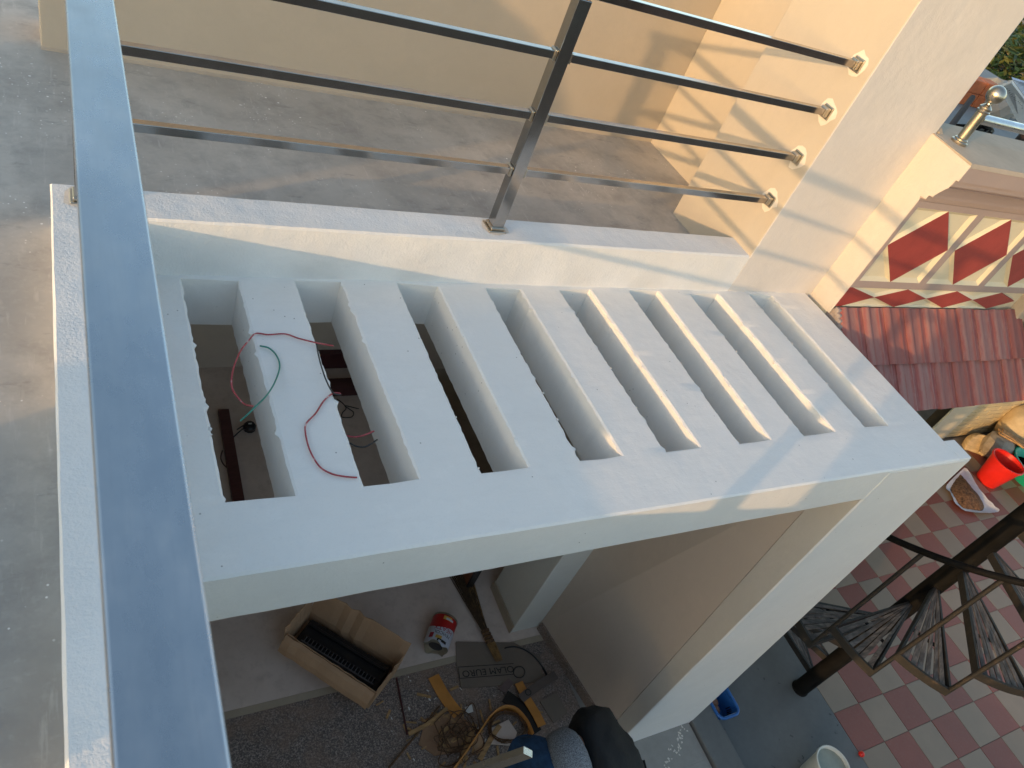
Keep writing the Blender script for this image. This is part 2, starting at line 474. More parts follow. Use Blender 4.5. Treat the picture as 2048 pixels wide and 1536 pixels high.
CLOTH_WHITE = simple('white_sack_cloth', (0.68, 0.66, 0.66), 0.9, 0.1, 14, 0.3, 40)
GRAIN = simple('drying_grain', (0.15, 0.075, 0.035), 0.9, 0.75, 34, 0.9, 60)
WOOD = simple('pale_cut_wood', (0.56, 0.43, 0.24), 0.75, 0.25, 9, 0.2, 50, stretch=(1, 1, 4))
STICKWOOD = simple('split_wood_stick', (0.42, 0.25, 0.11), 0.75, 0.35, 12, stretch=(1, 4, 1))
STONE = simple('grey_stone', (0.33, 0.29, 0.23), 0.85, 0.2, 10, 0.4, 30)
SACK = simple('tan_sack', (0.55, 0.44, 0.27), 0.9, 0.15, 10, 0.4, 30)
DENIM = simple('blue_denim', (0.020, 0.062, 0.135), 0.9, 0.35, 30, 0.5, 220)
JACKET = simple('black_jacket_cloth', (0.010, 0.010, 0.011), 0.75, 0.3, 14, 0.5, 26)
def m_heather():
    q = NB('grey_heather_knit'); f = q.noise(260, 2, 0.8)
    q.col(q.ramp(f, [(0.35, (0.05, 0.06, 0.07)), (0.65, (0.36, 0.37, 0.39))])); q.rough(0.95); return q.m
HEATHER = m_heather()
SKIN = simple('brown_skin', (0.22, 0.11, 0.065), 0.55, 0.1)
HAIR = simple('black_hair', (0.012, 0.010, 0.009), 0.6, 0.3, 60)
SHOE = simple('white_sole_rubber', (0.5, 0.5, 0.5), 0.7)
CAN_RED = simple('red_can_label', (0.45, 0.012, 0.012), 0.35, 0.06)
CAN_WHITE = simple('white_can_label', (0.55, 0.56, 0.62), 0.35, 0.06)
CAN_TIN = simple('dull_tin', (0.34, 0.31, 0.24), 0.35, 0.2, 20, metal=0.8)
INK = simple('black_ink', (0.014, 0.014, 0.014), 0.6, 0.1)
INK_RED = simple('crimson_ink', (0.36, 0.015, 0.03), 0.5, 0.1)
YELLOW_INK = simple('yellow_print', (0.62, 0.38, 0.08), 0.5, 0.1)
LEAF = [simple('leaf_green_%s' % n_, c, 0.6, 0.3, 5) for n_, c in (('dark', (0.022, 0.052, 0.02)), ('mid', (0.045, 0.095, 0.025)), ('olive', (0.11, 0.12, 0.03)))]
BARK = simple('bark', (0.09, 0.065, 0.045), 0.9, 0.3, 20, 0.5, 40)
BRICKORANGE = simple('orange_fired_brick', (0.46, 0.13, 0.045), 0.85, 0.2, 14, 0.3, 50)
TANK = simple('black_tank_plastic', (0.02, 0.02, 0.02), 0.45, 0.2)
EARTH = simple('dry_earth', (0.25, 0.18, 0.13), 0.95, 0.3, 3, 0.4, 12)
FARWALL = simple('far_ochre_wall', (0.42, 0.25, 0.09), 0.85, 0.15, 3)
BROWNPOLE = simple('dark_brown_iron', (0.03, 0.016, 0.013), 0.9, 0.2)

# ================================================================== SETTING
ZF, ZG, TZ = -2.85, -2.98, 0.047       # porch floor, yard, terrace floor
KT = 0.20                              # kerb top
GLAB = {}

# ground to the horizon
def ground_sheet():
    n = 24; V = []; F = []
    for i in range(n + 1):
        for j in range(n + 1):
            u = (i / n * 2 - 1); v = (j / n * 2 - 1)
            V.append((math.copysign(abs(u) ** 3, u) * 900, math.copysign(abs(v) ** 3, v) * 900, ZG - 0.03))
    for i in range(n):
        for j in range(n):
            a = i * (n + 1) + j; F.append((a, a + 1, a + n + 2, a + n + 1)[::-1])
    return tag(mesh('ground', V, F, EARTH), kind='structure')
ground_sheet()
tag(box('yard_pavement', 3.40, 4.585, -5.0, 0.9, ZG - 0.026, ZG, GCEMENT), kind='structure')

# terrace floor: an L round the opening
prism_floor = prism('terrace_floor', [(-6.0, -3.0), (-0.337, -3.0), (-0.337, 0.147), (2.70, 0.147), (2.70, 1.34), (-0.30, 1.34), (-0.30, 6.0), (-6.0, 6.0)], 2, -0.16, TZ, FLOOR)
tag(prism_floor, kind='structure')

# checkered yard tiles
tf = tag(box('tile_floor', 4.585, 11.2, -2.85, 0.98, ZG - 0.026, ZG - 0.006, simple('dark_grout', (0.16, 0.14, 0.12), 0.9)), kind='structure')
tile_me = {}
for nm, mt in (('r', TILE_RED), ('c', TILE_CREAM)):
    bm = bmesh.new(); add_box(bm, 0.0015, 0.2995, 0.0015, 0.2995, -0.008, 0.0, 0.0012, 1)
    me = bpy.data.meshes.new('tile'); bm.to_mesh(me); bm.free(); me.materials.append(mt); tile_me[nm] = me
for i in range(22):
    for j in range(13):
        x = 4.588 + i * 0.302; y = -1.328 + (j - 5) * 0.301
        if y > 0.7 or y < -2.9: continue
        # the strip seen past the slab only
        par = (i + j) % 2
        o = bpy.data.objects.new('tile', tile_me['c' if par == 1 else 'r']); link(o)
        o.location = (x, y, ZG + rnd.uniform(-0.0008, 0.0008)); o.rotation_euler = (rnd.uniform(-.003, .003), rnd.uniform(-.003, .003), 0)
        o.parent = tf

# ------------------------------------------------------------------ walls of the terrace
def wall_block(name, x0, x1, y0, y1, z0, z1, mats, label, cat, pick=None, bev=0.006):
    bm = bmesh.new(); add_box(bm, x0, x1, y0, y1, z0, z1, bev, 2)
    bm.normal_update()
    if pick:
        for f in bm.faces: f.material_index = pick(f.normal)
    o = from_bm(name, bm, mats, None)
    return tag(o, label, cat)

bw = wall_block('back_wall', -0.36, 2.667, 1.305, 1.55, TZ - 0.1, 1.25, CREAM, 'long cream wall behind the railing, rising from the terrace floor', 'wall')
wall_block('side_wall', 2.665, 2.95, 0.551, 1.55, TZ - 0.1, 1.26, CREAM, 'recessed cream side wall between the back wall and the column', 'wall')
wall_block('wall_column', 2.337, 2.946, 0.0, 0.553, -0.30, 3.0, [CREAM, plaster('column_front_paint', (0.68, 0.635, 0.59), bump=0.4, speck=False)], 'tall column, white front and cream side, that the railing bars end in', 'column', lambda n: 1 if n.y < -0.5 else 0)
# ragged paint and mortar line at the foot of the back wall
def ragged_strip(name, p0, p1, up, out, mat, parent, n=90, seed=3):
    rr = random.Random(seed); V = []; F = []
    p0 = Vector(p0); p1 = Vector(p1); out = Vector(out)
    for i in range(n + 1):
        p = p0.lerp(p1, i / n)
        k = 0.35 + 0.65 * (0.5 + 0.5 * noise.noise(Vector((i * 0.11, seed, 0)))) + rr.uniform(-.15, .15)
        V += [p + Vector((0, 0, up)), p + out * 0.35 * k + Vector((0, 0, up * 0.5)), p + out * k + Vector((0, 0, 0.0015)), p + out * k + Vector((0, 0, -0.005))]
    for i in range(n):
        for k in range(3):
            a = i * 4 + k; F.append((a, a + 1, a + 5, a + 4))
    return mesh(name, V, F, mat, parent, smooth=True, sharp=60)
ragged_strip('mortar_fillet', (-0.36, 1.305, TZ), (1.6, 1.305, TZ), 0.008, (0, -0.022, 0), COPING, bw)

# low kerb wall round the opening
def kerb():
    V = []; F = []
    prof = [(0, 0), (0, 1)]
    ox, oy = -0.337, 0.147           # outer corner
    ix, iy = -0.193, 0.0             # inner corner
    path_o = [(2.337, oy), (ox, oy), (ox, -3.0)]
    path_i = [(2.337, iy), (ix, iy), (ix, -3.0)]
    n1, n2 = 70, 80
    rows = []
    for s in range(2):
        n = (n1, n2)[s]
        for i in range(n + (1 if s == 1 else 0)):
            t = i / n
            po = Vector(path_o[s]).lerp(Vector(path_o[s + 1]), t); pi = Vector(path_i[s]).lerp(Vector(path_i[s + 1]), t)
            rows.append((po, pi))
    for k, (po, pi) in enumerate(rows):
        d = (pi - po).normalized()
        e = lambda a, s=0.0022: noise.noise(Vector((k * 0.31, a, 1.7))) * s
        c = 0.007
        pts = [(po, -0.16 if True else 0), (po + d * e(1), KT - c), (po + d * (c + e(2)), KT + e(3, .0015)), (pi - d * (c + e(4)), KT + e(5, .0015)), (pi - d * (e(6)), KT - c + e(7)), (pi, -0.16)]
        for p, z in pts: V.append((p.x, p.y, z))
    m_ = 6
    for k in range(len(rows) - 1):
        for j in range(m_ - 1):
            F.append((k * m_ + j, k * m_ + j + 1, (k + 1) * m_ + j + 1, (k + 1) * m_ + j))
        F.append((k * m_ + 5, k * m_, (k + 1) * m_, (k + 1) * m_ + 5))
    F.append(tuple(range(6))); F.append(tuple((len(rows) - 1) * m_ + j for j in range(6))[::-1])
    bm = bmesh.new(); vs = [bm.verts.new(v) for v in V]
    for f in F: bm.faces.new([vs[i] for i in f])
    o = from_bm('kerb_wall', bm, WHITE_ROUGH, None, smooth=True, sharp=25)
    return tag(o, 'low white plastered kerb wall turning the corner under the steel railing', 'kerb wall')
kerb()

# ------------------------------------------------------------------ slotted slab
SLOTS = [((-0.0038, -0.0141), (0.1622, -0.0189), (0.0023, -0.8712), (0.1705, -0.8735)),
         ((0.3455, -0.0108), (0.5022, -0.0069), (0.3506, -0.8688), (0.5105, -0.8664)),
         ((0.7052, -0.0066), (0.8581, -0.0192), (0.7019, -0.8661), (0.8632, -0.8675)),
         ((1.0564, -0.0249), (1.2057, -0.0247), (1.0533, -0.8650), (1.2186, -0.8634)),
         ((1.3921, -0.0217), (1.5444, -0.0149), (1.4014, -0.8653), (1.5594, -0.8620)),
         ((1.7466, -0.0125), (1.9138, -0.0103), (1.7481, -0.8690), (1.9075, -0.8634)),
         ((2.0882, -0.0240), (2.2649, -0.0199), (2.0930, -0.8623), (2.2754, -0.8631)),
         ((2.4700, -0.0106), (2.6209, -0.0186), (2.4711, -0.8560), (2.6217, -0.8612))]
DF, XR, TH = -1.073, 2.882, 0.178
def slotted_slab():
    rr = random.Random(11)
    root = thing('slotted_slab', (1.3, -0.5, -TH), 'white plastered canopy slab with eight long slots, jutting out below the railing', 'canopy slab')
    # column lines: (x at back, x at front, kind, slot)
    cols = [(-0.193, -0.193, 'o', -1), (-0.10, -0.10, 'm', -1)]
    for k, (a, b, c, d) in enumerate(SLOTS):
        cols += [(a[0] - .007, c[0] - .007, 'c', k), (a[0], c[0], 'L', k), ((a[0] + b[0]) / 2, (c[0] + d[0]) / 2, 'h', k), (b[0], d[0], 'R', k), (b[0] + .007, d[0] + .007, 'c', k)]
        nx = SLOTS[k + 1][0][0] if k < 7 else XR
        nxc = SLOTS[k + 1][2][0] if k < 7 else XR
        cols.append(((b[0] + nx) / 2, (d[0] + nxc) / 2, 'm', -1))
    cols += [(XR - .006, XR - .006, 'c', -1), (XR, XR, 'o', -1)]
    NY = 64
    ys = [('b', 0.0), ('T', None)] + [('s', i / NY) for i in range(1, NY)] + [('B', None)] + [('f', t) for t in (0.03, 0.2, 0.4, 0.6, 0.8, 0.965, 1.0)]
    def slot_y(ci, which):
        # y of slot end interpolated over columns
        kx = cols[ci][0]
        best = min(range(8), key=lambda k: abs((SLOTS[k][0][0] + SLOTS[k][1][0]) / 2 - kx))
        a, b, c, d = SLOTS[best]
        t = (kx - a[0]) / (b[0] - a[0]); t = max(0, min(1, t))
        return (a[1] + (b[1] - a[1]) * t) if which == 'T' else (c[1] + (d[1] - c[1]) * t)
    nc, nr = len(cols), len(ys)
    top = {}; low = {}; bot = {}
    V = []
    for i, (xb, xf, kd, sk) in enumerate(cols):
        yT = slot_y(i, 'T'); yB = slot_y(i, 'B')
        for j, (yk, t) in enumerate(ys):
            if yk == 'b': y = 0.0
            elif yk == 'T': y = yT
            elif yk == 's': y = yT + (yB - yT) * t
            elif yk == 'B': y = yB
            else: y = yB + (DF - yB) * t
            q = max(0, min(1, y / -0.866))
            x = xb + (xf - xb) * q
            z = 0.0
            nx = noise.noise(Vector((x * 3, y * 3, 0.3))) * 0.0025
            edge = kd in 'LR' and yk in 'TsB'
            hend = kd == 'h' and yk in 'TB'
            xx, yy = x, y
            if edge:
                k_ = 1 if kd == 'L' else -1
                j1 = noise.noise(Vector((y * 24, sk * 7 + (3 if kd == 'L' else 0), 0))) * 0.0034 + noise.noise(Vector((y * 90, sk * 3.1, 5))) * 0.0024
                if rr.random() < 0.06: j1 += rr.uniform(0.003, 0.010)
                xx += k_ * j1; z = -0.0040 + rr.uniform(-0.0016, 0.0016)
            if hend or (edge and yk in 'TB'):
                yy += rr.uniform(-0.003, 0.003); z = -0.002
            if kd == 'o' or (yk == 'f' and t == 1.0):
                z = -0.005 + rr.uniform(-.0015, .0015)
            z += nx
            top[i, j] = len(V); V.append((xx, yy, z))
            low[i, j] = len(V); V.append((x * 0.6 + xx * 0.4, y * 0.6 + yy * 0.4, -0.018))
            jb = noise.noise(Vector((x * 30, y * 34, 4))) * .003
            bot[i, j] = len(V); V.append((x + (jb if edge else 0), y, -TH + (jb * 1.3 if (yk == 'f' and t == 1.0) else 0) + 0.012 * (1 - x / 2.9) * -1))
    def is_slot(i, j):
        return (cols[i][2] in 'Lh') and cols[i + 1][2] in 'hR' and cols[i][3] == cols[i + 1][3] and ys[j][0] in 'Ts' and ys[j + 1][0] in 'sB'
    def part(i, j):
        if ys[j][0] in 'Ts' and ys[j + 1][0] in 'sB':
            c0 = cols[i][0]
            for k in range(7):
                if SLOTS[k][1][0] - 1e-6 <= c0 and cols[i + 1][0] <= SLOTS[k + 1][0][0] + 1e-6: return k + 1
        return 0
    parts = {k: [] for k in range(8)}
    for i in range(nc - 1):
        for j in range(nr - 1):
            if is_slot(i, j): continue
            p = parts[part(i, j)]
            a, b, c, d = (i, j), (i + 1, j), (i + 1, j + 1), (i, j + 1)
            p.append((top[a], top[d], top[c], top[b]))
            p.append((bot[a], bot[b], bot[c], bot[d]))
            for (e0, e1), nb in (((a, b), (i, j - 1)), ((b, c), (i + 1, j)), ((c, d), (i, j + 1)), ((d, a), (i - 1, j))):
                out = not (0 <= nb[0] < nc - 1 and 0 <= nb[1] < nr - 1)
                if out or is_slot(*nb):
                    p.append((top[e0], top[e1], low[e1], low[e0]))
                    p.append((low[e0], low[e1], bot[e1], bot[e0]))
    for k, fs in parts.items():
        ids = sorted({v for f in fs for v in f}); mp = {v: n for n, v in enumerate(ids)}
        mesh('slab_frame' if k == 0 else 'slat', [V[v] for v in ids], [tuple(mp[v] for v in f) for f in fs], WHITE, root, smooth=True, sharp=18)
    # corner nib over the post
    box('corner_nib', XR + .001, 2.962, DF, -0.969, -TH - 0.012, -0.001, WHITE, root, 0.005)
    # plaster crumbs left on the slot edges
    for k in range(22):
        s = rr.choice(SLOTS); side = rr.random() < .6
        t = rr.random(); a, b = (s[0], s[2]) if side else (s[1], s[3])
        p = Vector((a[0] + (b[0] - a[0]) * t, a[1] + (b[1] - a[1]) * t, -0.001))
        bm = bmesh.new(); bmesh.ops.create_icosphere(bm, subdivisions=1, radius=rr.uniform(.002, .0045))
        for v in bm.verts: v.co = Vector((v.co.x * rr.uniform(.6, 1.2), v.co.y * rr.uniform(.8, 2.4), v.co.z * .7)) + p
        from_bm('plaster_crumb', bm, WHITE, root, smooth=True, sharp=80)
    return root
slab = slotted_slab()

# post of the porch, widening a little towards its foot
def porch_post():
    zt, zb = -0.012, ZF - 0.02
    V = []; F = []; n = 26
    for i in range(n + 1):
        t = i / n; z = zt + (zb - zt) * t
        e = lambda a: noise.noise(Vector((z * 3.1, a, 2.2))) * 0.004
        xl = 2.402 + 0.155 * t + e(1); xr = 2.960 + 0.275 * t + e(2); yf = DF - 0.003 + e(3) * .4 * t; yb = -1.06 if i == 0 else (-0.925 - 0.05 * t)
        c = 0.006
        V += [(xl, yb, z), (xl, yf + c, z), (xl + c, yf, z), (xr - c, yf, z), (xr, yf + c, z), (xr, yb, z)]
    for i in range(n):
        for j in range(6):
            F.append((i * 6 + j, i * 6 + (j + 1) % 6, (i + 1) * 6 + (j + 1) % 6, (i + 1) * 6 + j))
    F.append((5, 4, 3, 2, 1, 0)); F.append(tuple(n * 6 + j for j in range(6)))
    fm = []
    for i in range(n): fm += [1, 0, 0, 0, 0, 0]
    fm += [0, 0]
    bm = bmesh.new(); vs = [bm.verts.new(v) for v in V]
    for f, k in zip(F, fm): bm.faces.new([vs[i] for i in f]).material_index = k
    o = from_bm('porch_post', bm, [WHITE, plaster('post_side_beige', (0.72, 0.66, 0.58), bump=0.25, speck=False)], None, smooth=True, sharp=40)  # inner side face a darker beige than the front
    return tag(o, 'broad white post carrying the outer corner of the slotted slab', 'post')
porch_post()

# ------------------------------------------------------------------ porch and room below
tag(box('porch_floor', -0.1, 2.46, -0.245, 2.45, ZF - 0.12, ZF, MARBLE), kind='structure')
tag(box('granite_step', -0.1, 2.46, -1.30, -0.289, ZF - 0.12, ZF - 0.001, GRANITE), kind='structure')
tag(box('stone_border', -0.1, 2.46, -0.288, -0.246, ZF - 0.12, ZF + 0.001, BORDER), kind='structure')
tag(box('room_back_wall', -0.1, 3.2, 2.45, 2.6, ZF - 0.1, -0.17, PORCHWALL), 'brown grey wall at the back of the room, seen through the slots', 'wall')
tag(box('house_wall', -6.0, -0.10, -3.0, 6.0, ZG - 0.02, -0.162, PORCHWALL), 'house wall below the terrace, left of the porch', 'wall')
rs = thing('room_side_wall', (3.06, 1.3, ZF), 'side wall of the room behind the porch, with a window opening added to let light in', 'wall')  # opening above the sill added to brighten the room
box('sill_wall', 2.92, 3.2, 0.171, 2.449, ZF - 0.1, ZF + .7, PORCHWALL, rs)
box('pier', 2.92, 3.2, 0.171, 0.40, ZF + .7, -0.17, PORCHWALL, rs); box('pier', 2.92, 3.2, 2.2, 2.449, ZF + .7, -0.17, PORCHWALL, rs)
box('lintel', 2.92, 3.2, 0.40, 2.2, -.5, -0.17, PORCHWALL, rs)
for y in (.41, 1.0, 1.6, 2.19): box('added_window_bar', 3.04, 3.08, y - .01, y + .01, ZF + .7, -.5, BLACKPAINT, rs)
tag(box('room_ceiling', -0.099, 3.2, 0.15, 2.6, -0.168, -0.161, PORCHPALE), kind='structure')
jb = tag(box('door_jamb_wall', 2.19, 3.2, -0.185, 0.17, ZF, -TH - 0.02, PORCHPALE, None, 0.006), 'pale jamb wall beside the porch doorway', 'wall')
box('skirting', 2.178, 2.189, -0.186, 0.172, ZF, ZF + 0.09, BORDER, jb, 0.002)
zt_, zb_ = -TH - 0.02, ZF
V = [(2.41, -0.186, zb_), (2.553, -0.972, zb_), (2.93, -0.972, zb_), (2.93, -0.186, zb_), (2.41, -0.186, zt_), (2.415, -0.926, zt_), (2.93, -0.926, zt_), (2.93, -0.186, zt_)]
pw = tag(mesh('porch_side_wall', V, [(3, 2, 1, 0), (4, 5, 6, 7), (0, 1, 5, 4), (1, 2, 6, 5), (2, 3, 7, 6), (3, 0, 4, 7)], PORCHWALL), 'smooth brown grey porch side wall beside the white post', 'wall')
sk0 = prism('skirting', [(2.394, -0.20), (2.409, -0.20), (2.551, -0.97), (2.536, -0.97)], 2, ZF, ZF + .085, GRANITE, pw)
# door leaf standing open inside
dl = thing('leaning_door', (2.02, 0.45, ZF), 'orange brown low wooden door standing inside the porch doorway', 'door')
box('board', 1.99, 2.03, 0.20, 1.05, ZF + .01, ZF + .35, DOORWOOD, dl, 0.004)
box('edge_strip', 1.985, 2.035, 0.185, 0.199, ZF + .01, ZF + .35, BLACKPLASTIC, dl, 0.002)
# plinth beside the post
tag(box('cracked_plinth', 2.46, 3.20, -1.9, -1.32, ZF - 0.12, ZF - 0.004, LCEMENT), kind='structure')
tag(box('cracked_plinth', 2.461, 3.20, -1.319, -0.2, ZF - 0.12, ZF - 0.004, LCEMENT), kind='structure')
tag(box('plinth_kerb', 3.215, 3.43, -2.2, -0.2, ZG - 0.02, ZF + 0.02, GCEMENT, None, 0.008), kind='structure')
tag(box('dirt_strip', 3.2, 3.215, -2.2, -0.2, ZG, ZF - 0.02, EARTH), kind='structure')
# paint splashes at the foot of the post
V = []; F = []
for k in range(46):
    t = rnd.random(); p = Vector((3.185 - 0.06 * rnd.random() - 0.36 * t, -1.10 - 0.24 * t + rnd.uniform(-.035, .035), ZF - 0.003)); b_ = len(V); n_ = 9
    V.append(p + Vector((0, 0, .002)))
    for i in range(n_):
        a_ = 2 * PI * i / n_; r_ = rnd.uniform(.002, .011); V.append(p + Vector((math.cos(a_) * r_, math.sin(a_) * r_, 0)))
    F += [(b_, b_ + i + 1, b_ + (i + 1) % n_ + 1) for i in range(n_)]
tag(mesh('paint_splashes', V, F, PUTTY), kind='stuff')

# ================================================================== STEEL RAILING
rl = thing('steel_railing', (-0.255, 0.08, KT), 'polished steel railing with square bars, turning the corner above the kerb wall', 'railing')
PX, PY = -0.255, 0.08
BARS = [0.442, 0.650, 0.855]
def sqbar(name, a, b, s, mat, bev=0.002, h=None):
    a = Vector(a); b = Vector(b); h = h or s
    bm = bmesh.new()
    if abs(a.x - b.x) > 1e-6: add_box(bm, min(a.x, b.x), max(a.x, b.x), a.y - s / 2, a.y + s / 2, a.z - h / 2, a.z + h / 2, bev, 2)
    elif abs(a.y - b.y) > 1e-6: add_box(bm, a.x - s / 2, a.x + s / 2, min(a.y, b.y), max(a.y, b.y), a.z - h / 2, a.z + h / 2, bev, 2)
    else: add_box(bm, a.x - s / 2, a.x + s / 2, a.y - s / 2, a.y + s / 2, min(a.z, b.z), max(a.z, b.z), bev, 2)
    return from_bm(name, bm, mat, rl)
sqbar('handrail', (PX, PY + 0.033, 1.035), (PX, -3.0, 1.035), 0.0655, RAILTOP, 0.0025, 0.042)
sqbar('post', (PX, PY, KT), (PX, PY, 1.013), 0.046, STEEL)
sqbar('post', (PX, -1.905, KT), (PX, -1.905, 1.013), 0.046, STEEL)
sqbar('post', (1.062, PY, KT), (1.062, PY, 1.032), 0.046, STEEL)
for z in BARS:
    for y0, y1 in ((PY - .024, -1.881), (-1.929, -3.0)):
        sqbar('bar', (PX, y0, z), (PX, y1, z), 0.026, STEEL, .0012)
for z in BARS + [1.05]:
    spans = ((PX + .034 if z > 1 else PX + .024, 1.038), (1.086, 2.322)) if z < 1 else ((PX + .034, 2.322),)
    for x0, x1 in spans:
        sqbar('bar', (x0, PY, z), (x1, PY, z), 0.026, STEEL, .0012)
    # weld collars at the middle post
    if z < 1:
        for x in (1.0335, 1.0905): box('weld_collar', x - .005, x + .005, PY - .018, PY + .018, z - .018, z + .018, STEEL_WORN, rl, 0.003)
    # flange cup on the column
    fl = box('flange', 2.331, 2.3365, PY - .026, PY + .026, z - .026, z + .026, STEEL_WORN, rl, 0.003)
    box('cup', 2.308, 2.3305, PY - .019, PY + .019, z - .019, z + .019, STEEL_WORN, rl, 0.004)
    # putty smear behind the flange
    V = [(2.3352, PY, z)]; n_ = 14
    for i in range(n_):
        a = 2 * PI * i / n_; r_ = 0.040 * (1 + .28 * abs(math.cos(2 * a + .4))) * rnd.uniform(.85, 1.15)
        V.append((2.3362, PY + r_ * math.cos(a), z + r_ * math.sin(a)))
    mesh('putty_patch', V, [(0, (i + 1) % n_ + 1, i + 1) for i in range(n_)], PUTTY, rl)
for (x, y) in ((PX, PY), (PX, -1.905), (1.062, PY)):
    bm = bmesh.new()
    add_box(bm, x - .036, x + .036, y - .036, y + .036, KT - .001, KT + .007, .002)
    add_box(bm, x - .029, x + .029, y - .029, y + .029, KT + .007, KT + .019, .003)
    from_bm('base_collar', bm, STEEL_WORN, rl)
    V = [(x, y, KT + .004)]; n_ = 12
    for i in range(n_):
        a = 2 * PI * i / n_; r_ = rnd.uniform(.045, .062); V.append((x + r_ * math.cos(a), y + r_ * math.sin(a), KT + .0022))
    mesh('putty_patch', V, [(0, i + 1, (i + 1) % n_ + 1) for i in range(n_)], PUTTY, rl)

# ================================================================== DECORATED PARAPET OF THE NEIGHBOUR
FY = -0.149
dp = thing('decorated_parapet', (3.9, 0, 0), 'old parapet with red diamond panels, mauve mouldings and a cement coping', 'parapet')
XE = 4.56
CORE_BACK = 0.15
# core wall (cream), end face painted ivory
bm = bmesh.new(); add_box(bm, 2.947, 7.5, 0.001, CORE_BACK, -0.4, 0.866); bm.normal_update()
from_bm('core', bm, BUTTER, dp)
box('core_front', 2.921, XE, -0.128, 0.0, -0.3, 0.648, BUTTER, dp)
# end face of the wall, following the moulding profile
prof = [(-0.0005, -0.02), (-0.148, 0.0), (-0.1475, 0.655), (-0.141, 0.668), (-0.170, 0.672), (-0.172, 0.690), (-0.190, 0.697), (-0.200, 0.722), (-0.222, 0.762), (-0.226, 0.800), (-0.238, 0.803), (-0.239, 0.874), (-0.0005, 0.886)]
prism('end_face', prof, 0, 2.9185, 2.9215, IVORY, dp)
# mouldings
def mould(name, pts, x0, x1, mat):
    return prism(name, pts, 0, x0, x1, mat, dp)
mould('lower_moulding', [(-0.0, 0.649), (-0.1475, 0.649), (-0.1475, 0.662), (-0.170, 0.669), (-0.172, 0.690), (0, 0.690)], 2.9225, 7.5, MAUVE)
mould('cove_moulding', [(0, 0.6905), (-0.190, 0.6915), (-0.193, 0.705), (-0.200, 0.722), (-0.212, 0.745), (-0.225, 0.762), (0, 0.762)], 2.9225, 7.5, MAUVE)
mould('upper_moulding', [(0, 0.7625), (-0.218, 0.7625), (-0.226, 0.772), (-0.226, 0.800), (0, 0.800)], 2.9225, 7.5, MAUVE)
mould('fascia', [(0, 0.8005), (-0.238, 0.8005), (-0.238, 0.866), (0, 0.866)], 2.9225, 7.5, MAUVE)
mould('coping', [(-0.2405, 0.8665), (-0.232, 0.884), (0.0, 0.890), (0.168, 0.885), (0.170, 0.8665)], 2.947, 7.5, COPING)
mould('coping_edge', [(-0.2405, 0.8665), (-0.232, 0.884), (-0.001, 0.889), (-0.001, 0.8665)], 2.9225, 2.9465, COPING)
def flatpiece(name, poly, mat, y0=FY, y1=-0.129):
    return prism(name, poly, 1, y1, y0, mat, dp)
def pan(tri, mat, inset=0.018, depth=0.016):
    """triangular recess with sloping sides"""
    P = [Vector((p[0], p[1])) for p in tri]
    c = (P[0] + P[1] + P[2]) / 3
    ar = abs((P[1] - P[0]).cross(P[2] - P[0])) ; per = sum((P[i] - P[(i + 1) % 3]).length for i in range(3)); rin = ar / per
    k = max(0.25, 1 - inset / rin)
    I = [c + (p - c) * k for p in P]
    V = [(p.x, FY + .0005, p.y) for p in P] + [(p.x, FY + depth, p.y) for p in I]
    return mesh('recess', V, [(0, 1, 4, 3), (1, 2, 5, 4), (2, 0, 3, 5), (3, 4, 5)], mat, dp)
# big diamonds
zc, zt, zb = 0.412, 0.616, 0.204
for k in range(4):
    x0 = 2.95 + 0.5385 * k; x1 = x0 + 0.478
    if x1 > XE + .2: break
    xm = (x0 + x1) / 2
    L, T, R_, B = (x0, zc), (xm, zt), (x1, zc), (xm, zb)
    flatpiece('diamond', [L, B, R_, T], RED)
    pan([(x0, zt), L, T], BUTTER); pan([(x1, zt), T, R_], BUTTER); pan([(x0, zb), B, L], BUTTER); pan([(x1, zb), R_, B], BUTTER)
    flatpiece('rib', [(x1, zb), (x1 + .0605, zb), (x1 + .0605, zt), (x1, zt)], MAUVE)
flatpiece('rib', [(2.9225, zb), (2.95, zb), (2.95, zt), (2.9225, zt)], MAUVE)
flatpiece('top_rail', [(2.9225, zt), (XE, zt), (XE, 0.648), (2.9225, 0.648)], MAUVE)
flatpiece('middle_rail', [(2.9225, 0.163), (XE, 0.163), (XE, zb), (2.9225, zb)], MAUVE)
# small diamonds
for k in range(4):
    xm = 2.945 + 0.4385 * k; hw = 0.2193
    z0, z1, zmid = 0.045, 0.162, 0.106
    if k == 0: poly = [(2.923, z0), (2.96, z0), (xm + hw, zmid), (xm, z1), (2.923, z1)]
    else: poly = [(xm - hw, zmid), (xm, z0), (xm + hw, zmid), (xm, z1)]
    flatpiece('diamond', poly, RED)
    xr = xm + hw * 2
    if k < 3:
        pan([(xm, z1), (xm + hw, zmid), (xr, z1)], BUTTER, 0.012, 0.012)
        pan([(xm if k else 2.96, z0), (xr, z0), (xm + hw, zmid)], BUTTER, 0.012, 0.012)
# end pilaster of the ornamented stretch
box('pilaster', XE + .001, XE + 0.42, -0.20, 0.0, -0.35, 0.648, COPING, dp, 0.01)

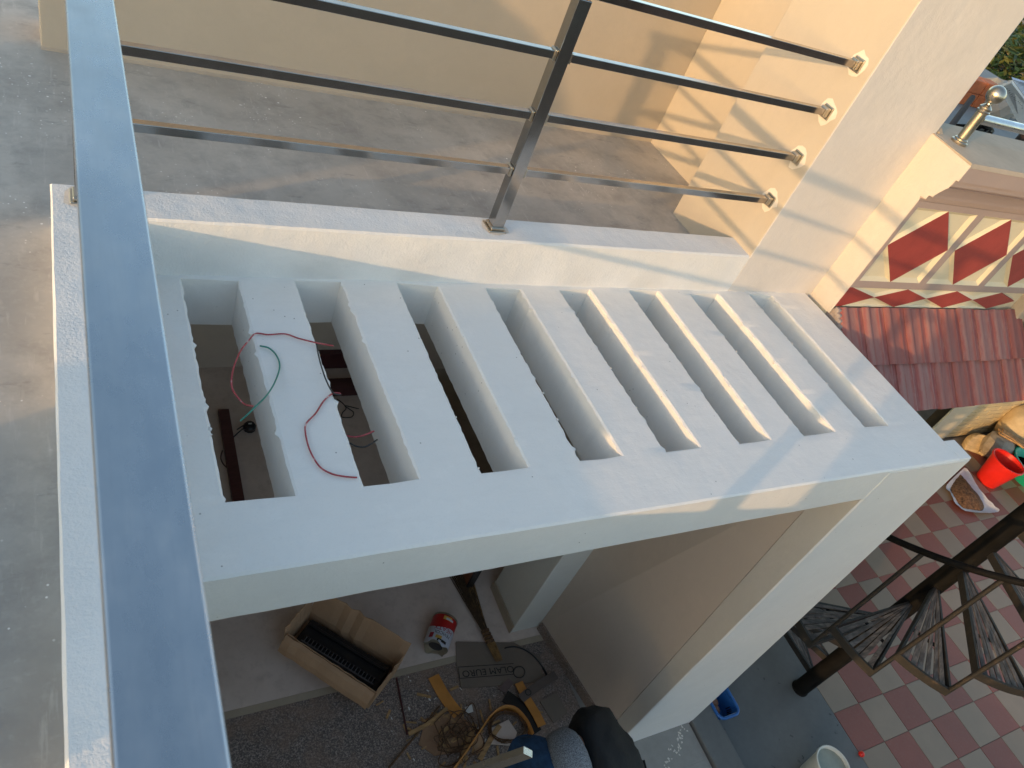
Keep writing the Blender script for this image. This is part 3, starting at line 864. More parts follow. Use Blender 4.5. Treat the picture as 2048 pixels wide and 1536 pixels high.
# ------------------------------------------------------------------ tiled awning roof
ROOF_A = math.radians(41.2)
rt = thing('tiled_awning', (3.9, -0.35, -0.2), 'sloping awning of red concrete roof tiles below the decorated parapet', 'awning roof')
cs, sn = math.cos(ROOF_A), math.sin(ROOF_A)
def slope(u, h, x): # u down the slope, h above it
    return Vector((x, FY - cs * u - sn * h, 0.035 - sn * u + cs * h))
def tile_mesh(length, pitch=0.168, name='roof_tile'):
    prof = [(0.0, 0.004), (0.010, 0.012), (0.022, 0.0185), (0.036, 0.020), (0.048, 0.014), (0.056, 0.004), (0.064, 0.0015), (0.096, 0.0005), (0.118, 0.0015), (0.124, 0.006), (0.133, 0.007), (0.140, 0.002), (0.158, 0.001), (0.1665, 0.003)]
    n = len(prof); V = []; F = []; th = 0.012
    for s, (u, lift) in enumerate(((0.0, 0.0), (length * .5, 0.008), (length, 0.016))):
        for x, h in prof: V.append(slope(u, h * 0.8 + lift + 0.012, x))
        for x, h in prof: V.append(slope(u, h * 0.8 + lift + 0.012 - th, x))
    m2 = 2 * n
    for s in range(2):
        for i in range(n - 1):
            a = s * m2 + i; F.append((a, a + 1, a + m2 + 1, a + m2))
            a = s * m2 + n + i; F.append((a + 1, a, a + m2, a + m2 + 1))
        for i, q in ((0, 0), (n - 1, 1)):
            a = s * m2 + i; F.append((a, a + n, a + m2 + n, a + m2) if not q else (a + n, a, a + m2, a + m2 + n))
    for s in (0, 2):
        for i in range(n - 1):
            a = s * m2 + i; F.append((a, a + 1, a + n + 1, a + n) if s == 0 else (a + 1, a, a + n, a + n + 1))
    me = bpy.data.meshes.new(name); bm = bmesh.new(); vs = [bm.verts.new(v) for v in V]
    for f in F: bm.faces.new([vs[i] for i in f])
    bmesh.ops.recalc_face_normals(bm, faces=bm.faces); bm.to_mesh(me); bm.free()
    me.materials.append(ROOFTILE); me.polygons.foreach_set('use_smooth', [True] * len(me.polygons)); me.set_sharp_from_angle(angle=math.radians(50))
    return me
tme1 = tile_mesh(0.292); tme2 = tile_mesh(0.262)
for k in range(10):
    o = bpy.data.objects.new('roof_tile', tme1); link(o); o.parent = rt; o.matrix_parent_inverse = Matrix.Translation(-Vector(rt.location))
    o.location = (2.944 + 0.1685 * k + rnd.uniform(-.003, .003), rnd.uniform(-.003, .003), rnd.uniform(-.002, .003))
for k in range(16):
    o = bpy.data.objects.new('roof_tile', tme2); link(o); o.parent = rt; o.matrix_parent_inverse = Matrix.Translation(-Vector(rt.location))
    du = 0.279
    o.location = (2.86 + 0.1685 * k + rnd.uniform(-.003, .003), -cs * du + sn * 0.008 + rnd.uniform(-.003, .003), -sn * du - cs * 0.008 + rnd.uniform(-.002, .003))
# slab that carries the tiles
q = [slope(0.0, -0.004, 0), slope(0.53, -0.010, 0), slope(0.50, -0.055, 0), slope(0.0, -0.09, 0)]
prism('awning_slab', [(p.y, p.z) for p in q], 0, 2.93, 5.6, MORTAR, rt)
bm = bmesh.new()
for k in range(5):
    add_box(bm, 2.925 + k * .002, 2.95, FY - .03 - k * .02, FY - .002 - k * .018, 0.01 - k * .02, 0.045 - k * .018, .006, 2)
from_bm('mortar_edge', bm, MORTAR, rt, smooth=True)
# rubble heap at the end of the upper tile row
rb = thing('rubble_heap', (4.75, -0.3, -0.05), 'grey concrete rubble at the right end of the upper tile row', 'rubble')
for k in range(7):
    bm = bmesh.new(); bmesh.ops.create_icosphere(bm, subdivisions=2, radius=0.08 + 0.05 * rnd.random())
    c = slope(0.04 + 0.035 * k, 0.03, 4.70 + 0.12 * rnd.random())
    for v in bm.verts:
        v.co = v.co * (1 + 0.35 * noise.noise(v.co * 14 + Vector((k * 3, 0, 0)))); v.co = Vector((v.co.x, v.co.y, v.co.z * .7)) + c
    from_bm('lump', bm, STONE if k % 2 else LCEMENT, rb)

# ------------------------------------------------------------------ finial post and rail on the coping
fp = thing('finial_post', (3.045, -0.053, 0.887), 'weathered steel post with a ball finial and a rail, standing on the coping', 'rail post')
pc = Vector((3.050, -0.050, 0.887))
lathe('tube', [(0.034, 0), (0.036, .004), (0.036, .012), (0.029, .016), (0.029, .022), (0.0225, .026), (0.0225, .142), (0.027, .146), (0.028, .152), (0.0235, .156), (0.026, .160), (0.026, .166), (0.020, .172), (0.010, .180), (0.008, .192), (0.0, .192)], pc, STEEL_WORN, fp, 28)
bm = bmesh.new(); bmesh.ops.create_uvsphere(bm, u_segments=28, v_segments=18, radius=0.038)
for v in bm.verts: v.co += pc + Vector((0, 0, 0.222))
from_bm('ball', bm, STEEL_WORN, fp, smooth=True, sharp=90)
tube('rail', [pc + Vector((0.018, 0, .118)), pc + Vector((4.2, 0, .118))], 0.0215, RAILTOP, fp, 20)
bm = bmesh.new(); bmesh.ops.create_icosphere(bm, subdivisions=3, radius=0.04)
for v in bm.verts: v.co = Vector((v.co.x * .9, v.co.y * 1.3, v.co.z * .6)) * (1 + .2 * noise.noise(v.co * 40)) + Vector((2.985, 0.055, 0.89))
tag(from_bm('cement_lump', bm, COPING, None, smooth=True), 'rounded cement lump on the coping between column and steel post', 'cement lump')

# ================================================================== SPIRAL STAIR
SX, SY = 4.415, -1.088
st = thing('spiral_staircase', (SX, SY, ZG), 'black rusty iron spiral staircase with slatted treads, standing in the yard', 'staircase')
PC = Vector((SX, SY, 0))
lathe('center_pole', [(0.066, ZG + .002), (0.066, ZG + .012), (0.060, ZG + .016), (0.060, 1.2), (0, 1.22)], PC, BLACKPAINT, st, 24)
STEP = math.radians(22.5); RISE = 0.22; RO = 0.81
def tread_meshes():
    V = []; F = []
    def bar(p, q_, w_, h_):
        add_tube(V, F, [p, q_], 0, flat=(w_, h_))
    P = lambda r, a, z=0: Vector((r * math.cos(a), r * math.sin(a), z))
    bar(P(.05, 0.0), P(RO, 0.0), 0.014, 0.05)
    bar(P(.05, STEP), P(RO, STEP), 0.014, 0.05)
    arc = [P(RO, STEP * i / 8) for i in range(9)]
    add_tube(V, F, arc, 0, flat=(0.016, 0.055))
    bar(P(.05, STEP * .0), P(.05, STEP * 1.0), 0.01, 0.05)
    mid = [P(RO * .62, STEP * i / 6, -.012) for i in range(7)]
    add_tube(V, F, mid, 0, flat=(0.025, 0.006))
    bm = bmesh.new(); vs = [bm.verts.new(v) for v in V]
    for f in F: bm.faces.new([vs[i] for i in f])
    bmesh.ops.recalc_face_normals(bm, faces=bm.faces)
    fr = bpy.data.meshes.new('tread_frame'); bm.to_mesh(fr); bm.free(); fr.materials.append(RUST)
    sl = []
    ns = 6
    for k in range(ns):
        a0 = STEP * (0.06 + 0.88 * k / ns); a1 = STEP * (0.06 + 0.88 * (k + .76) / ns)
        Vv = []
        for z in (0.016, 0.022):
            for r, a in ((.055, a0), (RO - .012, a0 + (0.004)), (RO - .012, a1), (.055, a1 + STEP * .03)):
                Vv.append(P(r, a, z))
        me = bpy.data.meshes.new('tread_slat'); me.from_pydata([tuple(v) for v in Vv], [], [(3, 2, 1, 0), (4, 5, 6, 7), (0, 1, 5, 4), (1, 2, 6, 5), (2, 3, 7, 6), (3, 0, 4, 7)])
        me.materials.append(TREAD); sl.append(me)
    return fr, sl
fr_me, sl_me = tread_meshes()
bal_me = None
for i in range(-5, 9):
    a = -PI + STEP * i; z = -1.69 + RISE * i
    t = bpy.data.objects.new('tread', fr_me); link(t); t.parent = st
    t.location = (0, 0, z - ZG); t.rotation_euler = (0, 0, a)
    for k, me in enumerate(sl_me):
        s_ = bpy.data.objects.new('slat', me); link(s_); s_.parent = t
        s_.rotation_euler = (rnd.uniform(-.01, .01), rnd.uniform(-.006, .006), rnd.uniform(-.012, .012))
    # baluster at the far corner
    ab = a + STEP
    p = Vector((SX + (RO - .005) * math.cos(ab), SY + (RO - .005) * math.sin(ab), z))
    V, F = [], []
    add_tube(V, F, [p + Vector((0, 0, -.03)), p + Vector((0, 0, 1.03))], 0.0135, 8)
    bm = bmesh.new(); vs = [bm.verts.new(v) for v in V]
    for f in F: bm.faces.new([vs[j] for j in f])
    from_bm('baluster', bm, RUST, st, smooth=True, sharp=50)
hp = []
for i in range(-40, 73):
    u = i / 8; a = -PI + STEP * (u + 1)
    hp.append((SX + (RO - .005) * math.cos(a), SY + (RO - .005) * math.sin(a), -1.69 + RISE * u + 1.035))
tube('handrail', hp, 0.019, BLACKPAINT, st, 12)

# ================================================================== LOOSE WIRES ON THE SLAB
def z1(x, y): return (340 + x / 2.954, 500 + y / 2.954)
def wire(name, px, mat, label, r=0.0024, zs=None, parent=None):
    pts = []
    for i, p in enumerate(px):
        z = zs[i] if zs else 0.006
        q_ = at(*z1(p[0], p[1]), 2, z); pts.append(q_)
    o = tube(name, spline(pts, 8), r, mat, parent, 8)
    if parent is None: tag(o, label, 'wire')
    return o
wire('loose_wire', [(490, 922), (440, 910), (385, 850), (363, 790), (375, 700), (415, 600), (465, 535), (508, 493), (580, 500), (680, 496), (760, 522), (865, 548), (965, 566)], W_RED,
     'red wire arching over the first slot and lying across the first slat', zs=[.01, .03, .06, .075, .08, .07, .04, .006, .006, .006, .006, .012, .02])
wire('loose_wire', [(415, 1010), (460, 970), (505, 925), (570, 860), (620, 780), (648, 690), (630, 625), (585, 580), (530, 566)], W_GREEN,
     'green wire looping from the first slot onto the first slat', zs=[.03, .045, .05, .04, .02, .006, .006, .006, .005])
wire('loose_wire', [(865, 548), (875, 610), (895, 690), (925, 775), (965, 845), (1010, 855)], W_BLACK,
     'short black wire running along the edge of the second slot', zs=[.006, .012, .02, .02, .010, .006])
wire('loose_wire', [(1010, 850), (965, 846), (910, 890), (860, 965), (805, 1025), (800, 1080), (825, 1180), (880, 1275), (950, 1320), (1030, 1338), (1105, 1344)], W_RED,
     'red wire curling down the second slat to its front edge')
wire('loose_wire', [(1045, 1098), (1090, 1104), (1140, 1096), (1205, 1070)], W_RED, 'short red wire crossing inside the second slot', zs=[-.03] * 4)
wire('loose_wire', [(1060, 1140), (1110, 1162), (1160, 1160), (1225, 1120)], W_BLACK, 'short black wire crossing inside the second slot', zs=[-.05] * 4)

# ================================================================== THINGS ON THE PORCH FLOOR
def z2(x, y): return (420 + x / 3.523, 1100 + y / 3.523)
def z3(x, y): return (800 + x / 3.523, 1100 + y / 3.523)
def fl(p, z=0.0): return at(p[0], p[1], 2, ZF + z)
def slabpoly(name, pts, th, mat, parent=None):
    """flat piece from ground points, thickness th"""
    n = len(pts); V = [Vector(p) for p in pts] + [Vector(p) + Vector((0, 0, th)) for p in pts]
    bm = bmesh.new(); vs = [bm.verts.new(v) for v in V]
    bm.faces.new(vs[:n]); bm.faces.new(vs[n:])
    for i in range(n): bm.faces.new((vs[i], vs[(i + 1) % n], vs[n + (i + 1) % n], vs[n + i]))
    return from_bm(name, bm, mat, parent)

# cardboard box with a black slotted grille in it
def card_box():
    zr = 0.215
    A, B, C_, D_ = [Vector(v) for v in ((0.705, 0.030, 0), (0.895, 0.205, 0), (1.338, -0.262, 0), (1.115, -0.432, 0))]
    root = thing('cardboard_box', ((A + C_) / 2 + Vector((0, 0, ZF))), 'open brown cardboard box lying on the porch floor with a black grille in it', 'box')
    up = Vector((0, 0, 1)); th = 0.006
    cen = (A + C_) / 2
    def wall(name, p, q_, h0, h1, lean=0.0):
        n_ = (q_ - p).cross(up).normalized()
        if n_.dot(cen - p) > 0: n_ = -n_
        V = []; k = 14
        for i in range(k + 1):
            b = p.lerp(q_, i / k)
            wob = noise.noise(Vector((i * .9, p.x * 9, 1))) * 0.012
            for hh, off in ((0.001, 0), (h0 * .5, wob), (h1 + wob * .8, lean + wob)):
                V.append(b + n_ * off + up * (ZF + hh)); V.append(b + n_ * (off - th) + up * (ZF + hh))
        F = []
        for i in range(k):
            a = i * 6; b = a + 6
            F += [(a, b, b + 2, a + 2), (a + 2, b + 2, b + 4, a + 4), (a + 3, b + 3, b + 1, a + 1), (a + 5, b + 5, b + 3, a + 3), (a + 4, b + 4, b + 5, a + 5)]
        F += [(0, 2, 3, 1), (2, 4, 5, 3), (k * 6, k * 6 + 1, k * 6 + 3, k * 6 + 2), (k * 6 + 2, k * 6 + 3, k * 6 + 5, k * 6 + 4)]
        bm = bmesh.new(); vs = [bm.verts.new(v) for v in V]
        for f in F: bm.faces.new([vs[i] for i in f])
        return from_bm(name, bm, CARD, root)
    wall('side', A, B, zr, zr + .05, 0.02); wall('side', B, C_, zr, zr + .075, 0.055); wall('side', C_, D_, zr, zr, 0.0); wall('side', D_, A, zr, zr, 0.0)
    slabpoly('bottom', [p + up * (ZF + .0015) for p in (A, D_, C_, B)], 0.004, CARD, root)
    # front flap folded outwards and hanging
    n_ = Vector((-(D_ - A).y, (D_ - A).x, 0)).normalized()
    if n_.dot(cen - A) > 0: n_ = -n_
    def strip(name, p, q_, prof, mat):
        k = 12; V = []; F = []
        for i in range(k + 1):
            b = p.lerp(q_, i / k)
            wob = noise.noise(Vector((i * .7, 3, 9))) * 0.008
            for off, hh in prof: V.append(b + n_ * (off + wob) + up * (ZF + hh + wob * .4))
        m_ = len(prof)
        for i in range(k):
            for j in range(m_ - 1): F.append((i * m_ + j, (i + 1) * m_ + j, (i + 1) * m_ + j + 1, i * m_ + j + 1))
        o = mesh(name, V, F, mat, root)
        sm = o.modifiers.new('thick', 'SOLIDIFY'); sm.thickness = 0.004
        return o
    strip('flap', A.lerp(D_, .0), A.lerp(D_, .99), [(0.006, zr), (0.03, zr - .012), (0.055, zr - .055), (0.062, zr - .10)], CARD)
    # torn clear tape on the rear side
    for k in range(9):
        t = .18 + .75 * k / 8 + rnd.uniform(-.02, .02)
        p = B.lerp(C_, t) + up * (ZF + zr * rnd.uniform(.55, .95)); p += Vector((-(C_ - B).y, (C_ - B).x, 0)).normalized() * -0.012
        if (p - cen).length > 2: continue
        bm = bmesh.new(); bmesh.ops.create_grid(bm, x_segments=3, y_segments=2, size=.02 + .012 * rnd.random())
        M_ = Matrix.Rotation(rnd.uniform(0, 6), 4, 'Z') @ Matrix.Rotation(rnd.uniform(.5, 1.6), 4, 'X')
        for v in bm.verts: v.co = M_ @ (v.co + Vector((0, 0, rnd.uniform(-.006, .006)))) + p
        from_bm('tape_scrap', bm, TAPE, root)
    # printed marks on the front
    d = (D_ - A).normalized()
    for t0, t1 in ((.10, .38), (.66, .86)):
        V = []; F = []
        for k in range(18):
            t = t0 + (t1 - t0) * k / 17; h = rnd.uniform(.010, .024); o0 = A.lerp(D_, t) + n_ * 0.0035 + up * (ZF + .045 + rnd.uniform(-.003, .003)); e = d * rnd.uniform(.0015, .005); b_ = len(V)
            V += [o0 - e, o0 + e, o0 + e * rnd.uniform(.4, 1.5) + up * h, o0 - e + up * h]; F.append((b_, b_ + 1, b_ + 2, b_ + 3))
        mesh('printed_mark', V, F, INK, root)
    # grille
    g = thing('slotted_grille', (cen + Vector((0, 0, ZF + .02))), 'long black slotted plastic grille inside the cardboard box', 'grille')
    ax = (C_ - B).normalized(); sd = Vector((-ax.y, ax.x, 0))
    if sd.dot(B - A) < 0: sd = -sd
    def obox(name, c, l, w_, h, mat, rot=0):
        bm = bmesh.new(); add_box(bm, -l / 2, l / 2, -w_ / 2, w_ / 2, -h / 2, h / 2, min(l, w_, h) * .15)
        M_ = Matrix((ax.to_4d(), sd.to_4d(), up.to_4d(), (0, 0, 0, 1))).transposed(); M_[3] = (0, 0, 0, 1)
        for v in bm.verts: v.co = Matrix.Rotation(rot, 3, 'X') @ v.co
        for v in bm.verts: v.co = c + ax * v.co.x + sd * v.co.y + up * v.co.z
        return from_bm(name, bm, mat, g)
    c0 = cen + up * (ZF + .05)
    obox('tray', c0 + up * .0, .575, .20, .08, BLACKPLASTIC)
    obox('rim_rail', c0 - sd * .075 + up * .075, .50, .008, .022, GREYPLASTIC)
    obox('rim_rail', c0 - sd * .03 + up * .060, .50, .010, .02, BLACKPLASTIC)
    obox('rim_rail', c0 + sd * .05 + up * .055, .54, .014, .02, BLACKPLASTIC)
    for k in range(21):
        obox('tooth', c0 - sd * .055 + ax * (-.235 + .47 * k / 20) + up * .074, .005, .042, .012, GREYPLASTIC)
card_box()

# paint can lying on its side
def paint_can():
    a0 = Vector((1.600, -0.200, ZF + .083)); a1 = Vector((1.742, -0.020, ZF + .083))
    axis = (a1 - a0).normalized(); L = 0.215; R = 0.083
    root = thing('paint_can', (a0 + a1) / 2 - Vector((0, 0, .083)), 'dented red and white glue can lying on the porch floor', 'can')
    side, upv = frame_of(axis)          # side is horizontal, upv up
    n = 40; V = []; F = []; fm = []
    stops = [(0.0, 1), (0.03, 1), (0.06, 1), (0.115, 1), (0.118, 0), (0.20, 0), (0.2005, 2), (0.215, 2)]
    for s_, (h, mm) in enumerate(stops):
        for k in range(n):
            t = 2 * PI * k / n
            r = R * (1 + (0.0 if 0.02 < h else 0.05 * math.sin(5 * t) + 0.05 * math.sin(9 * t + 1) - 0.05))
            if h in (0.2005,): r = R * 1.02
            wob = 0.012 * math.sin(2 * t + .6) if s_ in (3, 4) else 0
            if h == 0.0: wob = 0.012 * math.sin(4 * t)
            V.append(a0 + axis * (h + wob) + side * r * math.cos(t) + upv * r * math.sin(t))
    for s_ in range(len(stops) - 1):
        for k in range(n):
            F.append((s_ * n + k, s_ * n + (k + 1) % n, (s_ + 1) * n + (k + 1) % n, (s_ + 1) * n + k)); fm.append(stops[s_ + 1][1])
    b0 = len(V)
    for k in range(n):
        t = 2 * PI * k / n; V.append(a0 + axis * .012 + side * R * .55 * math.cos(t) + upv * R * .5 * math.sin(t))
    for k in range(n): F.append((k, b0 + k, b0 + (k + 1) % n, (k + 1) % n)); fm.append(2)
    F.append(tuple(b0 + k for k in range(n))); fm.append(3)
    F.append(tuple((len(stops) - 1) * n + k for k in range(n))); fm.append(2)
    mesh('body', V, F, [CAN_WHITE, CAN_RED, CAN_TIN, BLACKPLASTIC] if False else [CAN_RED, CAN_WHITE, CAN_TIN, BLACKPLASTIC], root, smooth=True, sharp=40, fmat=fm)
    def on_can(name, body, size, h, ang, mat, rr=1.012):
        tv, tff = text_mesh(body, size)
        pts = []
        for v in tv:
            t = ang - (-v.x) / R * 1.0
            t = ang + v.x / R
            hh = h - v.y
            pts.append(a0 + axis * hh + (side * math.cos(t) + upv * math.sin(t)) * R * rr)
        mesh(name, pts, tff, mat, root)
    # seen from the camera the near top of the can faces up and towards the viewer
    on_can('printed_text', 'HEATX', 0.042, 0.100, 1.50, INK_RED)
    on_can('printed_text', 'FEVICOL', 0.030, 0.066, 1.50, INK)
    def patch(name, t0, t1, h0, h1, mat, rr=1.008):
        k = 8; V = []
        for i in range(k + 1):
            t = t0 + (t1 - t0) * i / k
            for h in (h0, h1): V.append(a0 + axis * h + (side * math.cos(t) + upv * math.sin(t)) * R * rr)
        mesh(name, V, [(2 * i, 2 * i + 1, 2 * i + 3, 2 * i + 2) for i in range(k)], mat, root)
    patch('printed_panel', 1.15, 1.85, 0.165, 0.192, YELLOW_INK); patch('printed_panel', 1.0, 1.62, 0.168, 0.181, CAN_WHITE, 1.014)
    patch('printed_panel', 1.45, 1.95, 0.022, 0.045, YELLOW_INK); patch('printed_panel', .95, 1.75, 0.006, 0.024, INK, 1.012)
    patch('printed_panel', 2.15, 2.5, 0.022, 0.058, INK_RED)
paint_can()

# stick broom
def broom():
    tip = fl(z3(690, 800)); tie = fl(z3(600, 570), .03); far = fl(z3(395, 120), .02)
    root = thing('stick_broom', tie - Vector((0, 0, .03)), 'coconut stick broom lying on the porch floor beside the paint can', 'broom')
    rr = random.Random(5)
    def bundle(name, p, q_, r0_, r1_, n, rad, mat):
        V = []; F = []
        a, b = frame_of(q_ - p)
        for k in range(n):
            t = 2 * PI * rr.random(); u = math.sqrt(rr.random()); u2 = math.sqrt(rr.random())
            s0 = p + a * r0_ * u * math.cos(t) + b * r0_ * .6 * u * math.sin(t)
            s1 = q_ + a * r1_ * u2 * math.cos(t) + b * r1_ * .35 * u2 * math.sin(t) + (q_ - p) * rr.uniform(-.12, .02)
            s0.z = max(s0.z, ZF + .004); s1.z = max(s1.z, ZF + .004)
            mid = (s0 + s1) / 2 + Vector((rr.uniform(-1, 1), rr.uniform(-1, 1), 0)) * .008
            add_tube(V, F, [s0, mid, s1], [rad, rad * .9, rad * .5], 4)
        bm = bmesh.new(); vs = [bm.verts.new(v) for v in V]
        for f in F: bm.faces.new([vs[i] for i in f])
        return tag(from_bm(name, bm, mat, root), kind='stuff')
    bundle('bristles', tie, far, .022, .085, 90, .0024, BRISTLE)
    bundle('bristles', tie + (far - tie) * .02, far + Vector((.05, -.02, .01)), .02, .05, 25, .0022, STRAW)
    bundle('handle_sticks', tie, tip + Vector((0, 0, .03)), .024, .030, 46, .003, STRAW)
    for k, t in enumerate((0.0, .12, .24, .36)):
        p = tie.lerp(tip + Vector((0, 0, .03)), t); d = (tip - tie).normalized()
        tube('binding', [p - d * .008, p + d * .008], .029, TWINE, root, 12)
broom()

# flattened cardboard with print
def flat_card():
    P = [fl(z3(*p), .0) for p in ((392, 650), (800, 655), (985, 760), (1010, 930), (690, 960), (430, 978), (395, 800))]
    root = slabpoly('flattened_carton', [p + Vector((0, 0, .003)) for p in P], .006, CARD_GREY)
    tag(root, 'dusty flattened carton printed EURO, lying under the broom handle', 'carton')
    for a, b in (((410, 825), (800, 800)), ((418, 905), (800, 875)), ((412, 828), (420, 905))):
        p, q_ = fl(z3(*a), .0102), fl(z3(*b), .0102)
        tube('printed_line', [p, q_], .0015, INK, root, 4, flat=(.004, .0006))
    a, b = fl(z3(800, 835), .0105), fl(z3(440, 872), .0105)
    d = (b - a).normalized(); nrm = Vector((d.y, -d.x, 0)) * -1
    tv, tff = text_mesh('OLAM EURO', .085)
    w_ = max(v.x for v in tv) - min(v.x for v in tv); k = (b - a).length / w_
    mid = (a + b) / 2
    mesh('printed_text', [mid + d * v.x * k + nrm * v.y * k * .95 for v in tv], tff, INK, root)
flat_card()
def flat_strip(name, px, w_, mat, label, cat, z0=.012, z1_=None, th=.004, parent=None):
    pts = [fl(z3(*p), z0 + (0 if z1_ is None else (z1_ - z0) * i / (len(px) - 1))) for i, p in enumerate(px)]
    pts = spline(pts, 6) if len(pts) > 2 else pts
    V = []; F = []
    for i, p in enumerate(pts):
        d = (pts[min(i + 1, len(pts) - 1)] - pts[max(i - 1, 0)]); d.z = 0; d.normalize(); s_ = Vector((-d.y, d.x, 0)) * w_ / 2
        V += [p - s_, p + s_, p + s_ + Vector((0, 0, th)), p - s_ + Vector((0, 0, th))]
    for i in range(len(pts) - 1):
        a = i * 4
        for k in range(4): F.append((a + k, a + (k + 1) % 4, a + 4 + (k + 1) % 4, a + 4 + k))
    F += [(3, 2, 1, 0), tuple(len(V) - 4 + k for k in range(4))]
    o = mesh(name, V, F, mat, parent)
    if parent is None: tag(o, label, cat)
    return o
flat_strip('laminate_strip', [(235, 890), (300, 1010), (355, 1090), (410, 1160)], .075, ORANGE, 'orange laminate strip lying flat left of the printed carton', 'strip', .006)
flat_strip('laminate_strip', [(835, 935), (900, 1060), (960, 1160), (1000, 1240)], .060, ORANGE, 'straight orange laminate strip beside the porch side wall', 'strip', .020)
o = flat_strip('carton_strip', [(850, 1050), (980, 950), (1100, 880)], .055, simple('brown_grey_card', (0.13, 0.10, 0.085), .85), 'grey brown carton strip marked O, crossing the orange strip', 'strip', .030)
a, b = fl(z3(945, 985), .0355), fl(z3(1020, 930), .0355); d = (b - a).normalized(); nn = Vector((-d.y, d.x, 0))
tv, tff = text_mesh('O', .06)
mesh('printed_text', [fl(z3(905, 1005), .0356) + d * v.x + nn * v.y for v in tv], tff, INK, o)
# curled band standing on edge
def curl(name, px, h, mat, label, lean=0.0):
    pts = spline([fl(z3(*p), .004) for p in px], 8); V = []; F = []
    for i, p in enumerate(pts):
        d = (pts[min(i + 1, len(pts) - 1)] - pts[max(i - 1, 0)]).normalized(); s_ = Vector((-d.y, d.x, 0))
        hh = h
        V += [p, p + Vector((0, 0, hh)) + s_ * lean]
    for i in range(len(pts) - 1): F.append((2 * i, 2 * i + 2, 2 * i + 3, 2 * i + 1))
    o = mesh(name, V, F, mat, None, smooth=True, sharp=80)
    sm = o.modifiers.new('thick', 'SOLIDIFY'); sm.thickness = .003
    return tag(o, label, 'strip')
curl('curled_strip', [(330, 1620), (440, 1480), (560, 1300), (640, 1190), (720, 1135), (800, 1150), (870, 1230), (910, 1320)], .055, ORANGE, 'long orange laminate strip curled up on the granite step', .012)
flat_strip('rubber_strip', [(740, 1030), (820, 1090), (890, 1180), (960, 1290)], .085, BLACKPLASTIC, 'wide black rubber strip between the orange strips', 'strip', .010)
curl('curled_strip', [(735, 700), (800, 690), (870, 710), (940, 760), (1010, 850), (1040, 920)], .016, BLACKPLASTIC, 'thin black strip arching over the printed carton', .004)
tube_ring = [fl(z3(840 + 40 * math.cos(t), 860 + 40 * math.sin(t)), .014) for t in [i * 2 * PI / 24 for i in range(25)]]
tag(tube('wire_ring', tube_ring, .003, W_BLACK, None, 6), 'black wire ring lying on the printed carton', 'ring')
# maroon batten and black plug seen through the first slot
tag(tube('wooden_batten', [at(*z1(315, 950), 2, ZF + .02), at(*z1(405, 1490), 2, ZF + .02)], .0, MAROON, None, flat=(.075, .04)), 'maroon wooden batten on the floor, seen through the first slot', 'batten')
pl = thing('black_plug', at(*z1(470, 1045), 2, ZF), 'black electric plug with two short wires, seen through the first slot', 'plug')
c = at(*z1(470, 1045), 2, ZF + .03)
lathe('body', [(.028, -.03), (.045, -.02), (.047, .01), (.035, .03), (.018, .036), (0, .036)], c, BLACKPLASTIC, pl, 10, smooth=False)
box('label', c.x - .012, c.x + .012, c.y - .006, c.y + .006, c.z + .0355, c.z + .037, PAPER, pl)
for e in ((365, 1115), (395, 1062)):
    q_ = at(*z1(*e), 2, ZF + .02); tube('wire', spline([c, (c + q_) / 2 + Vector((.01, .02, .01)), q_], 6), .005, W_BLACK, pl, 6)
tag(tube('bent_wire', spline([at(*z1(*p), 2, ZF + .01) for p in ((310, 1185), (300, 1225), (312, 1260), (335, 1285))], 6), .004, MAROON, None, 6), 'curved brown wire left of the maroon batten', 'wire')
tag(tube('bent_wire', spline([at(*z1(*p), 2, ZF + .012) for p in ((985, 880), (1020, 905), (1040, 935), (1020, 960), (1015, 985), (1045, 990), (1075, 985), (1085, 960), (1060, 940), (1035, 920), (1115, 938))], 6), .004, W_BLACK, None, 6), 'looped black wire on the floor, seen through the second slot', 'wire')
dr = thing('dark_drawer', at(*z1(1000, 760), 2, ZF), 'dark maroon wooden frame on the floor, seen through the second slot', 'frame')
c = at(*z1(1000, 745), 2, ZF)
for k, (w_, h_, dy) in enumerate(((.38, .17, .12), (.38, .05, -.10), (.38, .10, -.20))):
    box('board', c.x - .2, c.x + w_ - .1, c.y + dy - .03, c.y + dy + .03, ZF + .001, ZF + h_, MAROON, dr, .003)

# brown twine and thin bars scattered on the granite
rr = random.Random(21)
tw = []
for k in range(9):
    c0 = z3(330 + 170 * rr.random(), 1150 + 280 * rr.random()); pts = []
    for i in range(9):
        t = i * .9 + rr.random(); pts.append(fl((c0[0] + (22 + 14 * rr.random()) * math.cos(t + k), c0[1] + (16 + 26 * rr.random()) * math.sin(t + k)), .008 + .03 * rr.random()))
    V, F = [], []; add_tube(V, F, spline(pts, 5), .0032, 5); tw.append((V, F))
V = []; F = []
for v_, f_ in tw:
    b_ = len(V); V += v_; F += [tuple(i + b_ for i in f) for f in f_]
tag(mesh('twine_tangle', V, F, TWINE), 'tangle of brown twine on the dusty granite step', 'twine', kind='stuff')
V = []; F = []
for k in range(7):
    pts = []
    for i in range(10):
        t = i * .8; pts.append(fl((z3(760, 1240)[0] + (30 + 9 * rr.random()) * math.cos(t + k * .5) * 1.1, z3(760, 1250)[1] + (24 + 9 * rr.random()) * math.sin(t + k * .5)), .008 + .03 * rr.random()))
    add_tube(V, F, spline(pts, 5), .003, 5)
tag(mesh('twine_tangle', V, F, TWINE), 'ring of brown twine inside the curled orange strip', 'twine', kind='stuff')
tag(tube('thin_rod', [fl(z2(1315, 900), .01), fl(z2(1390, 1300), .01)], .006, MAROON, None, 6), 'thin dark rod lying right of the cardboard box', 'rod')
